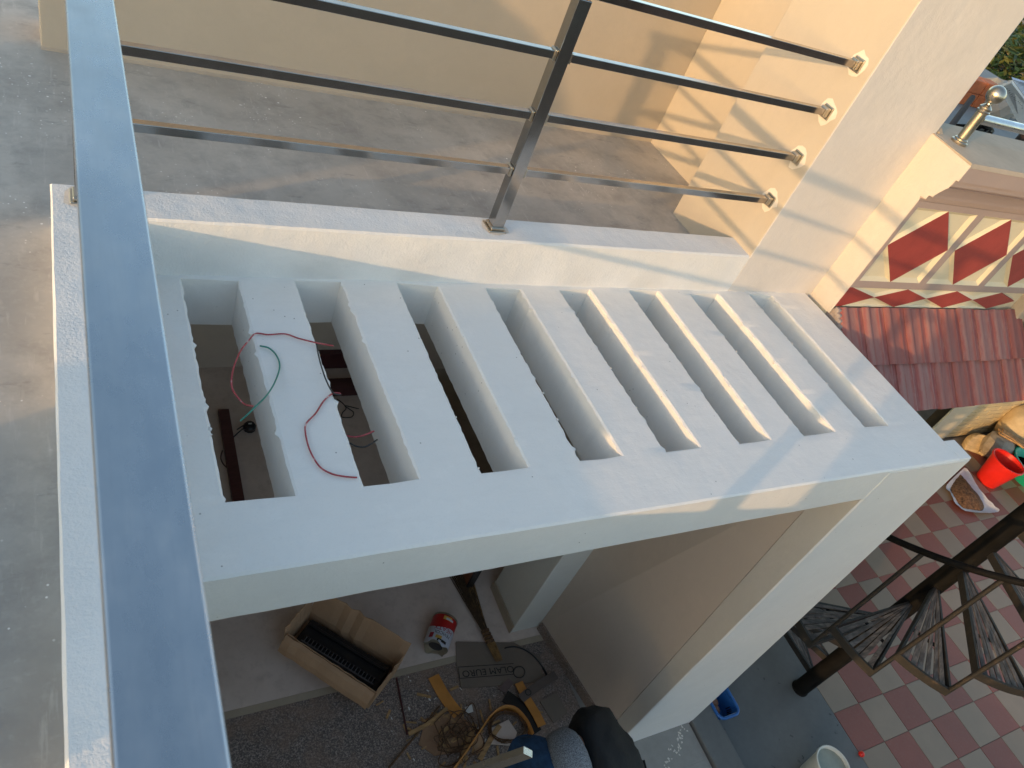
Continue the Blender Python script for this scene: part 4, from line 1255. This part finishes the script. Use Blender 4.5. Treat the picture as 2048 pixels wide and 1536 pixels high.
tag(tube('thin_rod', [fl(z2(1620, 1100), .014), fl(z2(1260, 1536), .014)], .006, TWINE, None, 6), 'long thin brown rod slanting across the granite step', 'rod')
V = []; F = []
for k in range(46):
    p = fl((z2(1150, 800)[0] + rr.random() ** 1.0 * 330, z2(0, 880)[1] + rr.random() * 170), .003); a = rr.random() * 6; l_ = rr.uniform(.004, .012); w_ = rr.uniform(.0015, .004)
    d = Vector((math.cos(a), math.sin(a), 0)); s_ = Vector((-d.y, d.x, 0)); b_ = len(V)
    V += [p - d * l_ - s_ * w_, p + d * l_ - s_ * w_, p + d * l_ + s_ * w_ + Vector((0, 0, .004)), p - d * l_ + s_ * w_ + Vector((0, 0, .002))]; F.append((b_, b_ + 1, b_ + 2, b_ + 3))
tag(mesh('paper_scraps', V, F, PAPER), kind='stuff')
slb = [fl(z3(*p), .012) for p in ((455, 1110), (505, 1090), (515, 1140), (470, 1155))]
tag(slabpoly('paper_piece', slb, .004, PAPER), 'folded white paper piece on the dusty granite', 'paper')
slb = [fl(z3(*p), .006) for p in ((640, 1260), (760, 1200), (820, 1290), (790, 1380), (620, 1370))]
tag(slabpoly('stone_tile_piece', slb, .012, MARBLE), 'broken stone tile piece inside the curled orange strip', 'tile piece')

# ================================================================== THINGS IN THE YARD
def c6b(x, y): return (1860 + x / 7.314, 820 + y / 7.314)
def gp(p, z=0.0): return at(p[0], p[1], 2, ZG + z)
# yellow brick-faced wall
yw = thing('yellow_brick_wall', (9.9, 1.05, ZG), 'sunlit yellow brick faced wall at the back of the yard', 'wall')
box('backing', 8.62, 12.4, 1.012, 1.2, ZG, ZG + 1.5, YJOINT, yw)
box('smooth_end', 8.40, 8.90, 0.99, 1.011, ZG, ZG + 1.5, BUTTER, yw, .006)
bmq = bmesh.new(); add_box(bmq, 0.006, 0.294, -.012, .0, 0.004, 0.071, .003, 1)
bme = bpy.data.meshes.new('brick'); bmq.to_mesh(bme); bmq.free(); bme.materials.append(YBRICK)
for r in range(9):
    for k in range(12):
        x = 8.90 + k * .30 + (.15 if r % 2 else 0)
        if r % 2 and k == 0:
            o = bpy.data.objects.new('brick', bme); link(o); o.parent = yw; o.location = (8.90 - yw.location.x, 1.011 - yw.location.y, r * .075); o.scale = (.5, 1, 1)
        if x + .3 > 12.4: continue
        o = bpy.data.objects.new('brick', bme); link(o); o.parent = yw
        o.location = (x - yw.location.x, 1.011 - yw.location.y, r * .075); o.rotation_euler = (0, rnd.uniform(-.006, .006), rnd.uniform(-.006, .006))
def bucket(name, c, r0_, r1_, h, mat, label, cat, tilt=None, rim=.012, handle=None):
    root = thing(name, c, label, cat)
    ax = (tilt or Vector((0, 0, 1))).normalized()
    t = .006
    lathe('body', [(r0_ * .98, 0.001), (r0_, .006), (r1_, h - .02), (r1_ + rim, h - .018), (r1_ + rim, h), (r1_ + rim * .4, h + .003), (r1_ - t, h - .002), (r0_ - t, .012), (0, .012)], c, mat, root, 40, ax, sharp=50)
    return root
b1 = bucket('red_bucket', gp(c6b(820, 1030)), .125, .185, .36, BUCKET_RED, 'bright red plastic bucket on the checkered yard floor', 'bucket')
for s_ in (-1, 1):
    c = Vector(b1.location) + Vector((0.19 * s_ * .7, .19 * s_ * .7, .33)); box('handle_lug', c.x - .012, c.x + .012, c.y - .012, c.y + .012, c.z, c.z + .03, BUCKET_RED, b1, .003)
g1 = bucket('green_tub', gp(c6b(1370, 1040)) + Vector((.08, .02, 0)), .22, .32, .24, TUB_GREEN, 'wide green plastic tub beside the red bucket', 'tub', rim=.02)
lathe('water', [(.262, .12), (0, .12)], Vector(g1.location), simple('dirty_water', (.02, .05, .045), .08), g1, 30)
# white sack cloth with drying grain
def sheet():
    P = [c6b(*p) for p in ((440, 900), (515, 880), (700, 1180), (880, 1390), (985, 1490), (900, 1525), (700, 1530), (500, 1490), (400, 1440), (330, 1350), (270, 1220), (205, 1150), (300, 1030))]
    P = [gp(p, .006) for p in P]; c = sum(P, Vector()) / len(P)
    V = [c + Vector((0, 0, .0))]; F = []; rings = 5; n = len(P) * 3; PP = spline(P + [P[0]], 3)[:-1]; n = len(PP)
    for k in range(1, rings + 1):
        for i, p in enumerate(PP):
            q_ = c.lerp(p, k / rings); zz = (.012 * noise.noise(q_ * 9) + .012) + (.015 * (1 + noise.noise(q_ * 25)) if k == rings else 0)
            V.append(q_ + Vector((0, 0, zz)))
    for i in range(n): F.append((0, 1 + i, 1 + (i + 1) % n))
    for k in range(rings - 1):
        for i in range(n): a = 1 + k * n; F.append((a + i, a + n + i, a + n + (i + 1) % n, a + (i + 1) % n))
    o = mesh('sack_cloth', V, F, CLOTH_WHITE, None, smooth=True, sharp=60)
    tag(o, 'white sack cloth spread on the yard tiles under the drying grain', 'cloth')
    G = [gp(c6b(*p), .03) for p in ((440, 930), (520, 1030), (620, 1150), (740, 1290), (800, 1400), (760, 1480), (640, 1460), (500, 1430), (400, 1340), (340, 1230), (310, 1130), (380, 1000))]
    c = sum(G, Vector()) / len(G); GG = spline(G + [G[0]], 4)[:-1]; n = len(GG)
    V = [c + Vector((0, 0, .07))]; F = []; rings = 9
    for k in range(1, rings + 1):
        for p in GG:
            q_ = c.lerp(p, k / rings * (1 + .05 * noise.noise(p * 20))); V.append(Vector((q_.x, q_.y, ZG + .018 + .075 * (1 - (k / rings) ** 2.5) + .012 * noise.noise(q_ * 30) * (1 - k / rings * .7))))
    for i in range(n): F.append((0, 1 + i, 1 + (i + 1) % n))
    for k in range(rings - 1):
        for i in range(n): a = 1 + k * n; F.append((a + i, a + n + i, a + n + (i + 1) % n, a + (i + 1) % n))
    tag(mesh('grain_heap', V, F, GRAIN, None, smooth=True, sharp=60), kind='stuff')
sheet()
# timber, stump, stone and sacks along the yellow wall
def disc(name, c, r, h, ax, mat, label, cat):
    o = lathe(name, [(r * .97, 0), (r, .01), (r * .98, h * .5), (r, h - .01), (r * .97, h), (0, h)], c, mat, None, 26, ax)
    for v in o.data.vertices: v.co += Vector((noise.noise(v.co * 6), noise.noise(v.co * 6 + Vector((5, 0, 0))), 0)) * .015
    return tag(o, label, cat)
lg = at(*c6b(640, 560), 1, .80)
disc('log_slice', lg, .20, .10, Vector((-.35, -.75, .55)), WOOD, 'round pale slice of a log leaning against the yellow wall', 'log')
bm = bmesh.new(); bmesh.ops.create_icosphere(bm, subdivisions=2, radius=.22)
cst = at(*c6b(985, 530), 2, ZG + .16)
for v in bm.verts: v.co = Vector((v.co.x * 1.05, v.co.y * .8, max(-.16, min(.15, v.co.z)))) * (1 + .12 * noise.noise(v.co * 5)) + cst
tag(from_bm('stone_block', bm, STONE, None), 'grey stone block between the log slice and the stick bundle', 'stone')
sbn = thing('stick_bundle', at(*c6b(1150, 430), 2, ZG), 'bundle of split wooden sticks leaning by the yellow wall', 'sticks')
rr = random.Random(9)
for k in range(12):
    p = at(*c6b(1010 + 60 * rr.random(), 290 + 90 * rr.random()), 2, ZG + .30 + .06 * rr.random()); q_ = at(*c6b(1370 + 60 * rr.random(), 500 + 90 * rr.random()), 2, ZG + .24 + .10 * rr.random())
    tube('stick', [p, q_], 0, STICKWOOD, sbn, flat=(.035 + .02 * rr.random(), .02))
tag(lathe('wood_basin', [(.18, 0.001), (.30, .10), (.33, .2), (.30, .2), (.17, .05), (0, .04)], at(*c6b(1300, 600), 2, ZG), WOOD, None, 30), 'pale wooden basin under the stick bundle', 'basin')
bm = bmesh.new(); bmesh.ops.create_icosphere(bm, subdivisions=3, radius=.3)
cs_ = at(*c6b(1370, 330), 2, ZG + .3)
for v in bm.verts: v.co = Vector((v.co.x * 1.1, v.co.y * .8, v.co.z * 1.1)) * (1 + .16 * noise.noise(v.co * 7)) + cs_ + Vector((.1, .1, 0))
tag(from_bm('tan_sack', bm, SACK, None, smooth=True, sharp=80), 'bulging tan sack at the right end of the yellow wall', 'sack')
for k, (a_, b_) in enumerate((((800, 470), (880, 400)), ((740, 640), (840, 540)))):
    p, q_ = at(*c6b(*a_), 2, ZG + .05), at(*c6b(*b_), 2, ZG + .10)
    tag(tube('wood_offcut', [p, q_], 0, STICKWOOD if k == 0 else WOOD, None, flat=(.06, .03)), ('brown', 'pale')[k] + ' wood offcut lying between log slice and red bucket', 'offcut')
# blue basket behind the plinth
def basket():
    c = Vector((3.535, -0.985, ZG)); root = thing('blue_basket', c, 'blue plastic basket with clay pieces on the yard cement beside the plinth', 'basket')
    hx, hy, h = .095, .145, .15
    def ring(z, k):
        pts = []
        r = .05
        for cx_, cy_, a0 in ((hx * k - r, hy * k - r, 0), (-hx * k + r, hy * k - r, 90), (-hx * k + r, -hy * k + r, 180), (hx * k - r, -hy * k + r, 270)):
            for i in range(6):
                a = math.radians(a0 + 90 * i / 5); pts.append(c + Vector((cx_ + r * math.cos(a), cy_ + r * math.sin(a), z)))
        return pts
    Rg = [ring(.004, .82), ring(h, 1.0)]; n = len(Rg[0]); V = Rg[0] + Rg[1]; F = [(i, (i + 1) % n, n + (i + 1) % n, n + i) for i in range(n)] + [tuple(range(n))[::-1]]
    o = mesh('wall', V, F, BASKET_BLUE, root); sm = o.modifiers.new('thick', 'SOLIDIFY'); sm.thickness = .004
    rp = ring(h, 1.03); tube('rim', rp + [rp[0]], .012, BASKET_BLUE, root, 8)
    for i in range(0, n, 1):
        p = (Rg[0][i] * .35 + Rg[1][i] * .65); q_ = (Rg[0][i] * .65 + Rg[1][i] * .35); inn = (c - p); inn.z = 0; inn.normalize()
        tube('rib', [p + inn * .006, q_ + inn * .006], .004, BLACKPLASTIC, root, 4)
    for k in range(3):
        bm = bmesh.new(); bmesh.ops.create_icosphere(bm, subdivisions=2, radius=.045)
        for v in bm.verts: v.co = v.co * (1 + .2 * noise.noise(v.co * 20)) + c + Vector((-.03 + .02 * k, -.06 + .05 * k, .062))
        tag(from_bm('clay_piece', bm, CLAY, None, smooth=True), ('brown clay piece in the blue basket, nearest the plinth', 'brown clay piece in the middle of the blue basket', 'brown clay piece at the yard end of the blue basket')[k], 'clay piece', 'clay pieces in the blue basket')
basket()
bw_ = bucket('white_paint_bucket', at(1668, 1530, 2, ZG + .26) - Vector((0, 0, .26)), .10, .125, .26, BUCKET_WHITE, 'stained white paint bucket at the bottom edge of the yard', 'bucket', rim=.006)
lathe('paint', [(.118, .235), (0, .236)], Vector(bw_.location), simple('grey_green_paint', (.30, .31, .25), .5), bw_, 28)
bm = bmesh.new(); bmesh.ops.create_uvsphere(bm, u_segments=20, v_segments=12, radius=.022)
c = gp((1723, 1508), .022)
for v in bm.verts: v.co += c
tag(from_bm('red_ball', bm, BUCKET_RED, None, smooth=True, sharp=90), 'small red ball on the edge of the yard tiles', 'ball')

# ================================================================== PERSON BENDING AT THE PORCH EDGE
def skin(name, pts, edges, rad, mat, parent, sub=2):
    me = bpy.data.meshes.new(name); me.from_pydata([tuple(p) for p in pts], edges, [])
    o = bpy.data.objects.new(name, me); link(o)
    sk = o.modifiers.new('skin', 'SKIN'); sk.use_smooth_shade = True
    for i, r in enumerate(rad):
        sv = me.skin_vertices[0].data[i]; sv.radius = r if isinstance(r, tuple) else (r, r); sv.use_root = (i == 0)
    sb = o.modifiers.new('sub', 'SUBSURF'); sb.levels = sub; sb.render_levels = sub
    dg = bpy.context.evaluated_depsgraph_get()
    m2 = bpy.data.meshes.new_from_object(o.evaluated_get(dg)); bpy.data.objects.remove(o, do_unlink=True)
    m2.name = name; m2.materials.clear(); m2.materials.append(mat)
    m2.polygons.foreach_set('use_smooth', [True] * len(m2.polygons))
    q_ = bpy.data.objects.new(name, m2); link(q_); return attach(q_, parent)
def person():
    pel = Vector((1.52, -1.33, -2.00)); sp1 = Vector((1.68, -1.345, -1.93)); sp2 = Vector((1.86, -1.37, -1.92)); nk = Vector((2.02, -1.42, -2.02)); hd = Vector((2.10, -1.47, -2.14))
    hr, hl = pel + Vector((.02, .10, -.03)), pel + Vector((.02, -.10, -.03))
    kr, kl = Vector((1.66, -1.20, -2.42)), Vector((1.68, -1.50, -2.42)); ar, al = Vector((1.52, -1.22, ZF + .09)), Vector((1.54, -1.52, ZF + .09)); tr, tl = ar + Vector((.16, .02, -.05)), al + Vector((.16, -.02, -.05))
    shr, shl = Vector((1.95, -1.22, -1.97)), Vector((1.93, -1.58, -1.97)); er, el = Vector((2.06, -1.24, -2.24)), Vector((2.04, -1.62, -2.24)); wr, wl = Vector((1.98, -1.36, -2.44)), Vector((1.98, -1.52, -2.44))
    for v_ in (pel, sp1, sp2, nk, hd, hr, hl, shr, shl): v_ += Vector((0.0, .075, .04))
    for v_ in (kr, kl, ar, al, tr, tl, er, el, wr, wl): v_ += Vector((0.0, .06, 0))
    pts = [pel, sp1, sp2, nk, hd, hr, kr, ar, tr, hl, kl, al, tl, shr, er, wr, shl, el, wl]
    ed = [(0, 1), (1, 2), (2, 3), (3, 4), (0, 5), (5, 6), (6, 7), (7, 8), (0, 9), (9, 10), (10, 11), (11, 12), (2, 13), (13, 14), (14, 15), (2, 16), (16, 17), (17, 18)]
    rd = [.10, .10, .11, .055, .095, .085, .055, .036, .032, .085, .055, .036, .032, .062, .042, .03, .062, .042, .03]
    # five fingers on each hand
    for h, d_ in ((15, Vector((-.02, -.02, -.06))), (18, Vector((-.02, .02, -.06)))):
        palm = pts[h] + d_; pts.append(palm); rd.append(.032); ip = len(pts) - 1; ed.append((h, ip))
        for k in range(5):
            off = Vector((.03 - .016 * k, 0, 0)); l_ = (.05, .075, .082, .076, .06)[k]
            a_ = palm + off + Vector((0, 0, -.02)); b_ = a_ + Vector((.02 if k == 0 else 0, d_.y * .8, -l_ * .5)); c_ = b_ + Vector((0, d_.y * 1.2, -l_ * .4))
            pts += [a_, b_, c_]; rd += [.010, .009, .008]; n = len(pts); ed += [(ip, n - 3), (n - 3, n - 2), (n - 2, n - 1)]
    body = skin('person', pts, ed, rd, SKIN, None, 2)
    tag(body, 'person in black jacket and blue jeans bending over at the porch edge', 'person')
    skin('jeans', [pel + Vector((.0, 0, 0)), hr, kr, ar + Vector((0, 0, .03)), hl, kl, al + Vector((0, 0, .03)), pel + Vector((.07, 0, .02))], [(0, 1), (1, 2), (2, 3), (0, 4), (4, 5), (5, 6), (0, 7)], [.175, .125, .085, .065, .125, .085, .065, .165], DENIM, body, 3)
    skin('shirt', [pel + Vector((.06, 0, .02)), sp1 + Vector((.0, 0, .0)), sp1 + Vector((.08, 0, 0))], [(0, 1), (1, 2)], [(.170, .168), (.176, .172), (.170, .168)], HEATHER, body)
    jk = skin('jacket', [sp1 + Vector((.03, 0, .005)), sp2, nk - Vector((.03, 0, 0)), shr, er, wr + Vector((.01, 0, .03)), shl, el, wl + Vector((.01, 0, .03))], [(0, 1), (1, 2), (1, 3), (3, 4), (4, 5), (1, 6), (6, 7), (7, 8)], [.192, .185, .085, .108, .070, .050, .108, .070, .050], JACKET, body, 3)
    for v in jk.data.vertices: v.co += Vector((noise.noise(v.co * 16), noise.noise(v.co * 16 + Vector((9, 0, 0))), noise.noise(v.co * 16 + Vector((0, 9, 0))))) * .013
    for v in jk.data.vertices: v.co += (v.co - (sp2 + Vector((0, 0, -.1)))).normalized() * (abs(noise.noise(Vector((v.co.x * 9, v.co.y * 26, v.co.z * 12)))) * .022 - .008)
    for o_ in body.children:
        if o_.name.startswith(('jeans', 'shirt')):
            for v in o_.data.vertices: v.co += Vector((noise.noise(v.co * 20), noise.noise(v.co * 20 + Vector((9, 0, 0))), noise.noise(v.co * 20 + Vector((0, 9, 0))))) * .007
    for a_, t_ in ((ar, tr), (al, tl)):
        skin('shoe', [a_ + Vector((-.03, 0, -.045)), (a_ + t_) / 2 + Vector((0, 0, -.02)), t_ + Vector((.03, 0, .0))], [(0, 1), (1, 2)], [(.042, .04), (.045, .035), (.04, .03)], SHOE, body, 2)
    # head details
    skin('hair', [hd + Vector((-.02, -.01, .03)), hd + Vector((.0, -.015, -.01)), hd + Vector((-.05, .01, .01))], [(0, 1), (0, 2)], [.098, .095, .07], HAIR, body)
    for s_ in (-1, 1):
        bm = bmesh.new(); bmesh.ops.create_uvsphere(bm, u_segments=10, v_segments=8, radius=.02)
        for v in bm.verts: v.co = Vector((v.co.x * .5, v.co.y * .5, v.co.z)) * 1.2 + hd + Vector((.02, .095 * s_, -.02))
        from_bm('ear', bm, SKIN, body, smooth=True)
    return body
person()
# bright steel tube held by the worker
e1 = at(1056, 1504, 2, -1.55); e0 = at(880, 1566, 2, -2.05)
tt = thing('steel_tube', (e0 + e1) / 2, 'short length of bright rectangular steel tube above the blue jeans', 'tube')
tube('tube_wall', [e0, e1], 0, m_steel('bright_steel', (.75, .72, .66), .2, .3), tt, flat=(.030, .055))

# ================================================================== BEYOND THE PARAPET
tag(box('neighbour_terrace', 2.951, 12.5, 0.172, 6.6, -0.14, -0.02, m_ground_cement('blue_grey_screed', (0.20, 0.21, 0.215), False)), kind='structure')
NZ = -0.02
def np_(x, y, z=0.0): return at(x, y, 2, NZ + z)
o = thing('orange_brick_stack', np_(1935, 205), 'orange fired bricks stacked on the neighbouring terrace near the column edge', 'bricks')
c = np_(1928, 205)
for k in range(3):
    for r in range(2): box('brick', c.x - .65 + k * .34, c.x - .33 + k * .34, c.y - .1, c.y + .12, NZ + r * .15 + .001, NZ + r * .15 + .148, BRICKORANGE, o, .008)
tag(tube('brown_iron_rod', [at(1900, 255, 2, .1), at(1945, 195, 2, .22)], .03, BROWNPOLE, None, 8), 'dark brown iron rod leaning beside the orange bricks', 'rod')
ch = thing('bent_iron_frame', np_(1975, 262), 'black bent iron frame on the neighbouring terrace behind the steel post', 'frame')
for k, px in enumerate((((1900, 252), (1945, 254), (1970, 252), (1983, 262), (1978, 266), (1972, 278)), ((1950, 258), (1966, 263), (1978, 268)))):
    tube('bent_bar', spline([np_(*p, .05 + .1 * (i % 3)) for i, p in enumerate(px)], 5), .028, BLACKPAINT, ch, 6)
tag(tube('brown_iron_rod', [np_(2032, 289), np_(2052, 268, .3)], .05, BROWNPOLE, None, 8), 'dark brown iron rod at the right end of the coping', 'rod')
# rubble and a printed sack
rb2 = thing('grey_debris', np_(1980, 205), 'heap of grey concrete pieces behind the ball finial', 'debris')
for k in range(9):
    c = np_(1965 + 7 * k, 190 + 5 * (k % 4), .1); bm = bmesh.new(); bmesh.ops.create_icosphere(bm, subdivisions=2, radius=.22 + .12 * rnd.random())
    for v in bm.verts: v.co = Vector((v.co.x, v.co.y, v.co.z * .6)) * (1 + .3 * noise.noise(v.co * 5 + Vector((k, 0, 0)))) + c
    from_bm('lump', bm, STONE if k % 3 else LCEMENT, rb2)
sk_ = thing('printed_sack', np_(2025, 200), 'folded white printed sack standing beyond the ball finial', 'sack')
def quad(name, pts, mat, parent, th=.02):
    P = [Vector(p) for p in pts]; nrm = (P[1] - P[0]).cross(P[3] - P[0]).normalized() * th
    V = P + [p + nrm for p in P]
    bm = bmesh.new(); vs = [bm.verts.new(v) for v in V]
    for f in ((0, 1, 2, 3), (7, 6, 5, 4), (0, 4, 5, 1), (1, 5, 6, 2), (2, 6, 7, 3), (3, 7, 4, 0)): bm.faces.new([vs[i] for i in f])
    return from_bm(name, bm, mat, parent)
A_, B_, C2, D2 = at(1999, 175, 2, .70), at(2023, 166, 2, .80), at(2075, 235, 2, .25), at(2038, 250, 2, .12)
quad('front_panel', [A_, B_, C2, D2], CLOTH_WHITE, sk_)
E2, F2 = at(2070, 172, 2, .75), at(2110, 215, 2, .3)
quad('blue_panel', [B_ + Vector((.03, .03, .02)), E2, F2, C2 + Vector((.03, .03, .02))], simple('pale_blue_print', (.42, .48, .62), .8, .25, 9), sk_)
# brown lettering band between the panels
nv = (B_ - A_).cross(D2 - A_).normalized()
if nv.dot(CP - A_) < 0: nv = -nv
V = []; F = []
for k in range(26):
    t = k / 26; p = B_.lerp(C2, t) + (A_ - B_) * rnd.uniform(.06, .26) + nv * .035; a = (C2 - B_).normalized() * .035; b2 = (A_ - B_).normalized() * rnd.uniform(.03, .07); i = len(V)
    V += [p, p + a, p + a + b2, p + b2]; F.append((i, i + 1, i + 2, i + 3))
mesh('printed_mark', V, F, simple('brown_print', (.10, .06, .045), .8), sk_)
# foliage beyond
def tree(name, c, r, h, label, group, seed, n=2600, mats=(0, 1, 2)):
    rr = random.Random(seed); root = thing(name, (c[0], c[1], ZG - .03), label, 'tree', group)
    tr_ = [Vector((c[0], c[1], ZG - .05)), Vector((c[0] + .1, c[1], (ZG + c[2]) / 2)), Vector(c)]
    tube('trunk', tr_, [.16, .12, .06], BARK, root, 8)
    for k in range(7):
        a = rr.random() * 6.3; tube('limb', [Vector(c) + Vector((0, 0, -h * .5 + .1 * k)), Vector(c) + Vector((math.cos(a) * r * .7, math.sin(a) * r * .7, h * (.1 * k - .3)))], [.06, .015], BARK, root, 6)
    cl = [(Vector((rr.uniform(-1, 1) * r * .7, rr.uniform(-1, 1) * r * .7, rr.uniform(-.8, .9) * h * .7)), r * rr.uniform(.22, .42)) for _ in range(26)]
    V = []; F = []; fm = []
    for k in range(n):
        o_, q_ = rr.choice(cl); d = Vector((rr.gauss(0, 1), rr.gauss(0, 1), rr.gauss(0, 1))).normalized()
        p = Vector(c) + o_ + d * q_ * rr.uniform(.5, 1.0)
        a = Vector((rr.uniform(-1, 1), rr.uniform(-1, 1), rr.uniform(-.7, .3))).normalized() * rr.uniform(.06, .14); b_ = a.cross(Vector((rr.uniform(-1, 1), rr.uniform(-1, 1), 1))).normalized() * a.length * .4
        i = len(V); V += [p - a, p + b_, p + a, p - b_]; F.append((i, i + 1, i + 2, i + 3)); fm.append(rr.choice(mats))
    mesh('crown', V, F, LEAF, root, fmat=fm)
tree('leafy_tree', (16.5, 8.4, -.55), 1.9, 1.5, 'dense dark green tree beyond the neighbouring terrace, nearest the column', 'trees beyond the terrace', 3, 5200)
tree('leafy_tree', (19.2, 8.6, -.7), 1.9, 1.4, 'dark green tree at the right edge beyond the printed sack', 'trees beyond the terrace', 4, 4200, (0, 0, 1))
tree('low_shrub_tree', (15.4, 6.6, -1.1), .9, .7, 'low olive green shrub just beyond the terrace edge', 'trees beyond the terrace', 5, 1800, (1, 2, 2))
tag(box('far_ochre_wall', 20, 60, 15.2, 15.6, ZG - .02, -0.9, FARWALL), 'low ochre wall far beyond the trees', 'wall')
# dry field behind the ochre wall
V = []; F = []; n = 26
for i in range(n + 1):
    for j in range(n + 1):
        x = 16 + i * 5; y = 15.65 + j * 4; V.append((x, y, ZG + .4 + j * .16 + noise.noise(Vector((x * .25, y * .25, 0))) * .5))
for i in range(n):
    for j in range(n): a = i * (n + 1) + j; F.append((a, a + n + 1, a + n + 2, a + 1))
tag(mesh('dry_field', V, F, simple('dry_brown_field', (.30, .19, .13), .95, .45, 1.2, .5, 6)), kind='structure')

# ================================================================== UNSEEN OBJECTS ADDED TO SHADE THE PLACE
def shade_tank():  # unseen tank, added and sized so its shadow covers the back wall
    c = Vector((-4.26, -1.0, TZ)); root = thing('shade_tank', c, 'black plastic water tank added on the terrace outside the view to shade the back wall', 'water tank')
    lathe('body', [(.52, .001), (.53, .02), (.53, .30), (.515, .32), (.53, .34), (.53, .62), (.515, .64), (.53, .66), (.53, .98), (.51, 1.10), (.45, 1.27), (.37, 1.38), (.24, 1.47), (.19, 1.48), (.19, 1.55), (0, 1.56)], c, TANK, root, 40)
    lathe('lid', [(.205, 1.561), (.205, 1.60), (.10, 1.62), (0, 1.62)], c, TANK, root, 30)
shade_tank()
cr = thing('shade_crate', (-1.35, -1.48, TZ), 'low wooden crate added outside the view to shade the kerb wall', 'crate')  # unseen crate added so its shade falls on the left kerb
for k in range(3):
    for x in (-1.52, -1.18): box('board', x - .01, x + .01, -1.83, -1.13, TZ + .004 + k * .105, TZ + .10 + k * .105, STICKWOOD, cr, .003)
    for y in (-1.84, -1.12): box('board', -1.53, -1.17, y - .008, y + .008, TZ + .004 + k * .105, TZ + .10 + k * .105, STICKWOOD, cr, .003)
box('lid', -1.54, -1.16, -1.86, -1.10, TZ + .32, TZ + .335, STICKWOOD, cr, .003)
tag(box('shade_block', -1.05, -.72, -2.95, -2.45, TZ, 3.0, CREAM, None, .006), 'unseen cream block added to shade the front right corner of the slab', 'column')  # added, unseen; stands in for the shadow of whoever holds the camera
tag(box('shade_wall', -3.3, -3.0, -14, -3.4, ZG - .02, -1.5, CREAM, None, .01), 'unseen wall added to shade the nearer yard tiles', 'wall')  # unseen wall added to keep the low sun off the nearer tiles


def house(x0, x1, y0, y1, ztop, mat, label, wins):  # unseen houses added to hold back the bright horizon behind the camera
    root = thing('added_house', ((x0 + x1) / 2, (y0 + y1) / 2, ZG), label, 'house', 'unseen houses added behind the camera')
    box('wall', x0, x1, y0, y1, ZG - .02, ztop, mat, root)
    box('roof_slab', x0 - .3, x1 + .3, y0 - .3, y1 + .3, ztop + .001, ztop + .18, LCEMENT, root, .01)
    for r in range(wins[1]):
        for k in range(wins[0]):
            xc = x0 + (x1 - x0) * (k + .5) / wins[0]; zc_ = ZG + 1.6 + r * 3.0
            f = box('window', xc - .6, xc + .6, y1 + .001, y1 + .05, zc_ - .6, zc_ + .6, DOORWOOD, root, .01)
            box('pane', xc - .5, xc + .5, y1 + .051, y1 + .056, zc_ - .5, zc_ + .5, BLACKPLASTIC, f)
HW = [simple('house_paint_%s' % n_, c_, .85, .12, 1.5) for n_, c_ in (('ochre', (.30, .22, .15)), ('grey', (.26, .24, .22)), ('pink', (.32, .22, .19)))]
house(-6.5, 1.0, -18.0, -12.0, 0.5, HW[0], 'unseen two storey ochre house added behind the camera to cut horizon glow', (4, 2))
house(2.0, 9.5, -18.5, -12.2, 0.9, HW[1], 'unseen two storey grey house added behind the camera to cut horizon glow', (4, 2))
house(10.5, 18.0, -18.0, -11.8, 0.5, HW[2], 'unseen two storey pink house added behind the camera to cut horizon glow', (4, 2))

# brown offcuts lying under the twine
for px, zz, mat_, lab in ((((180, 1190), (400, 1140), (520, 1250), (470, 1420), (240, 1450), (130, 1370)), .002, simple('brown_ply', (.30, .17, .095), .8, .25, 8, .3, 30), 'thin brown plywood piece under the tangle of twine'),
                          (((690, 980), (760, 905), (800, 935), (740, 1010)), .012, simple('dull_mauve_card', (.16, .11, .10), .85), 'small dark card piece below the wire ring'),
                          (((505, 1330), (575, 1290), (600, 1400), (540, 1450)), .008, simple('pale_ply', (.40, .26, .15), .8, .2, 9), 'small pale plywood offcut beside the curled orange strip'),
                          (((985, 1070), (1100, 1000), (1180, 1150), (1080, 1220)), .003, CARD_GREY, 'dusty carton piece at the foot of the porch side wall')):
    tag(slabpoly('board_offcut', [fl(z3(*p), zz) for p in px], .005, mat_), lab, 'offcut')

# more offcuts and sawdust-coloured strips on the granite
for px, w_, lab in ((((560, 1480), (640, 1330), (700, 1240)), .03, 'narrow brown batten beside the curled orange strip'),
                    (((60, 1300), (190, 1230), (330, 1120)), .022, 'thin brown batten reaching to the flat orange strip'),
                    (((420, 1500), (470, 1380), (500, 1290)), .028, 'short pale batten at the edge of the twine tangle')):
    flat_strip('loose_batten', px, w_, STICKWOOD, lab, 'batten', .010, th=.012)

rr = random.Random(31); V = []; F = []
for k in range(70):
    p = fl((z3(420, 0)[0] + rr.gauss(0, 62), z3(0, 1250)[1] + rr.gauss(0, 42)), .006); a = rr.random() * 6; l_ = rr.uniform(.008, .045); w_ = rr.uniform(.002, .008)
    if p.y > -.36 or p.x > 2.3 or p.y < -1.25: continue
    d = Vector((math.cos(a), math.sin(a), rr.uniform(-.1, .1))); s_ = Vector((-d.y, d.x, 0)) * w_
    add_tube(V, F, [p - d * l_, p + d * l_], 0, flat=(w_ * 2, .005))
tag(mesh('wood_scraps', V, F, STICKWOOD), kind='stuff')
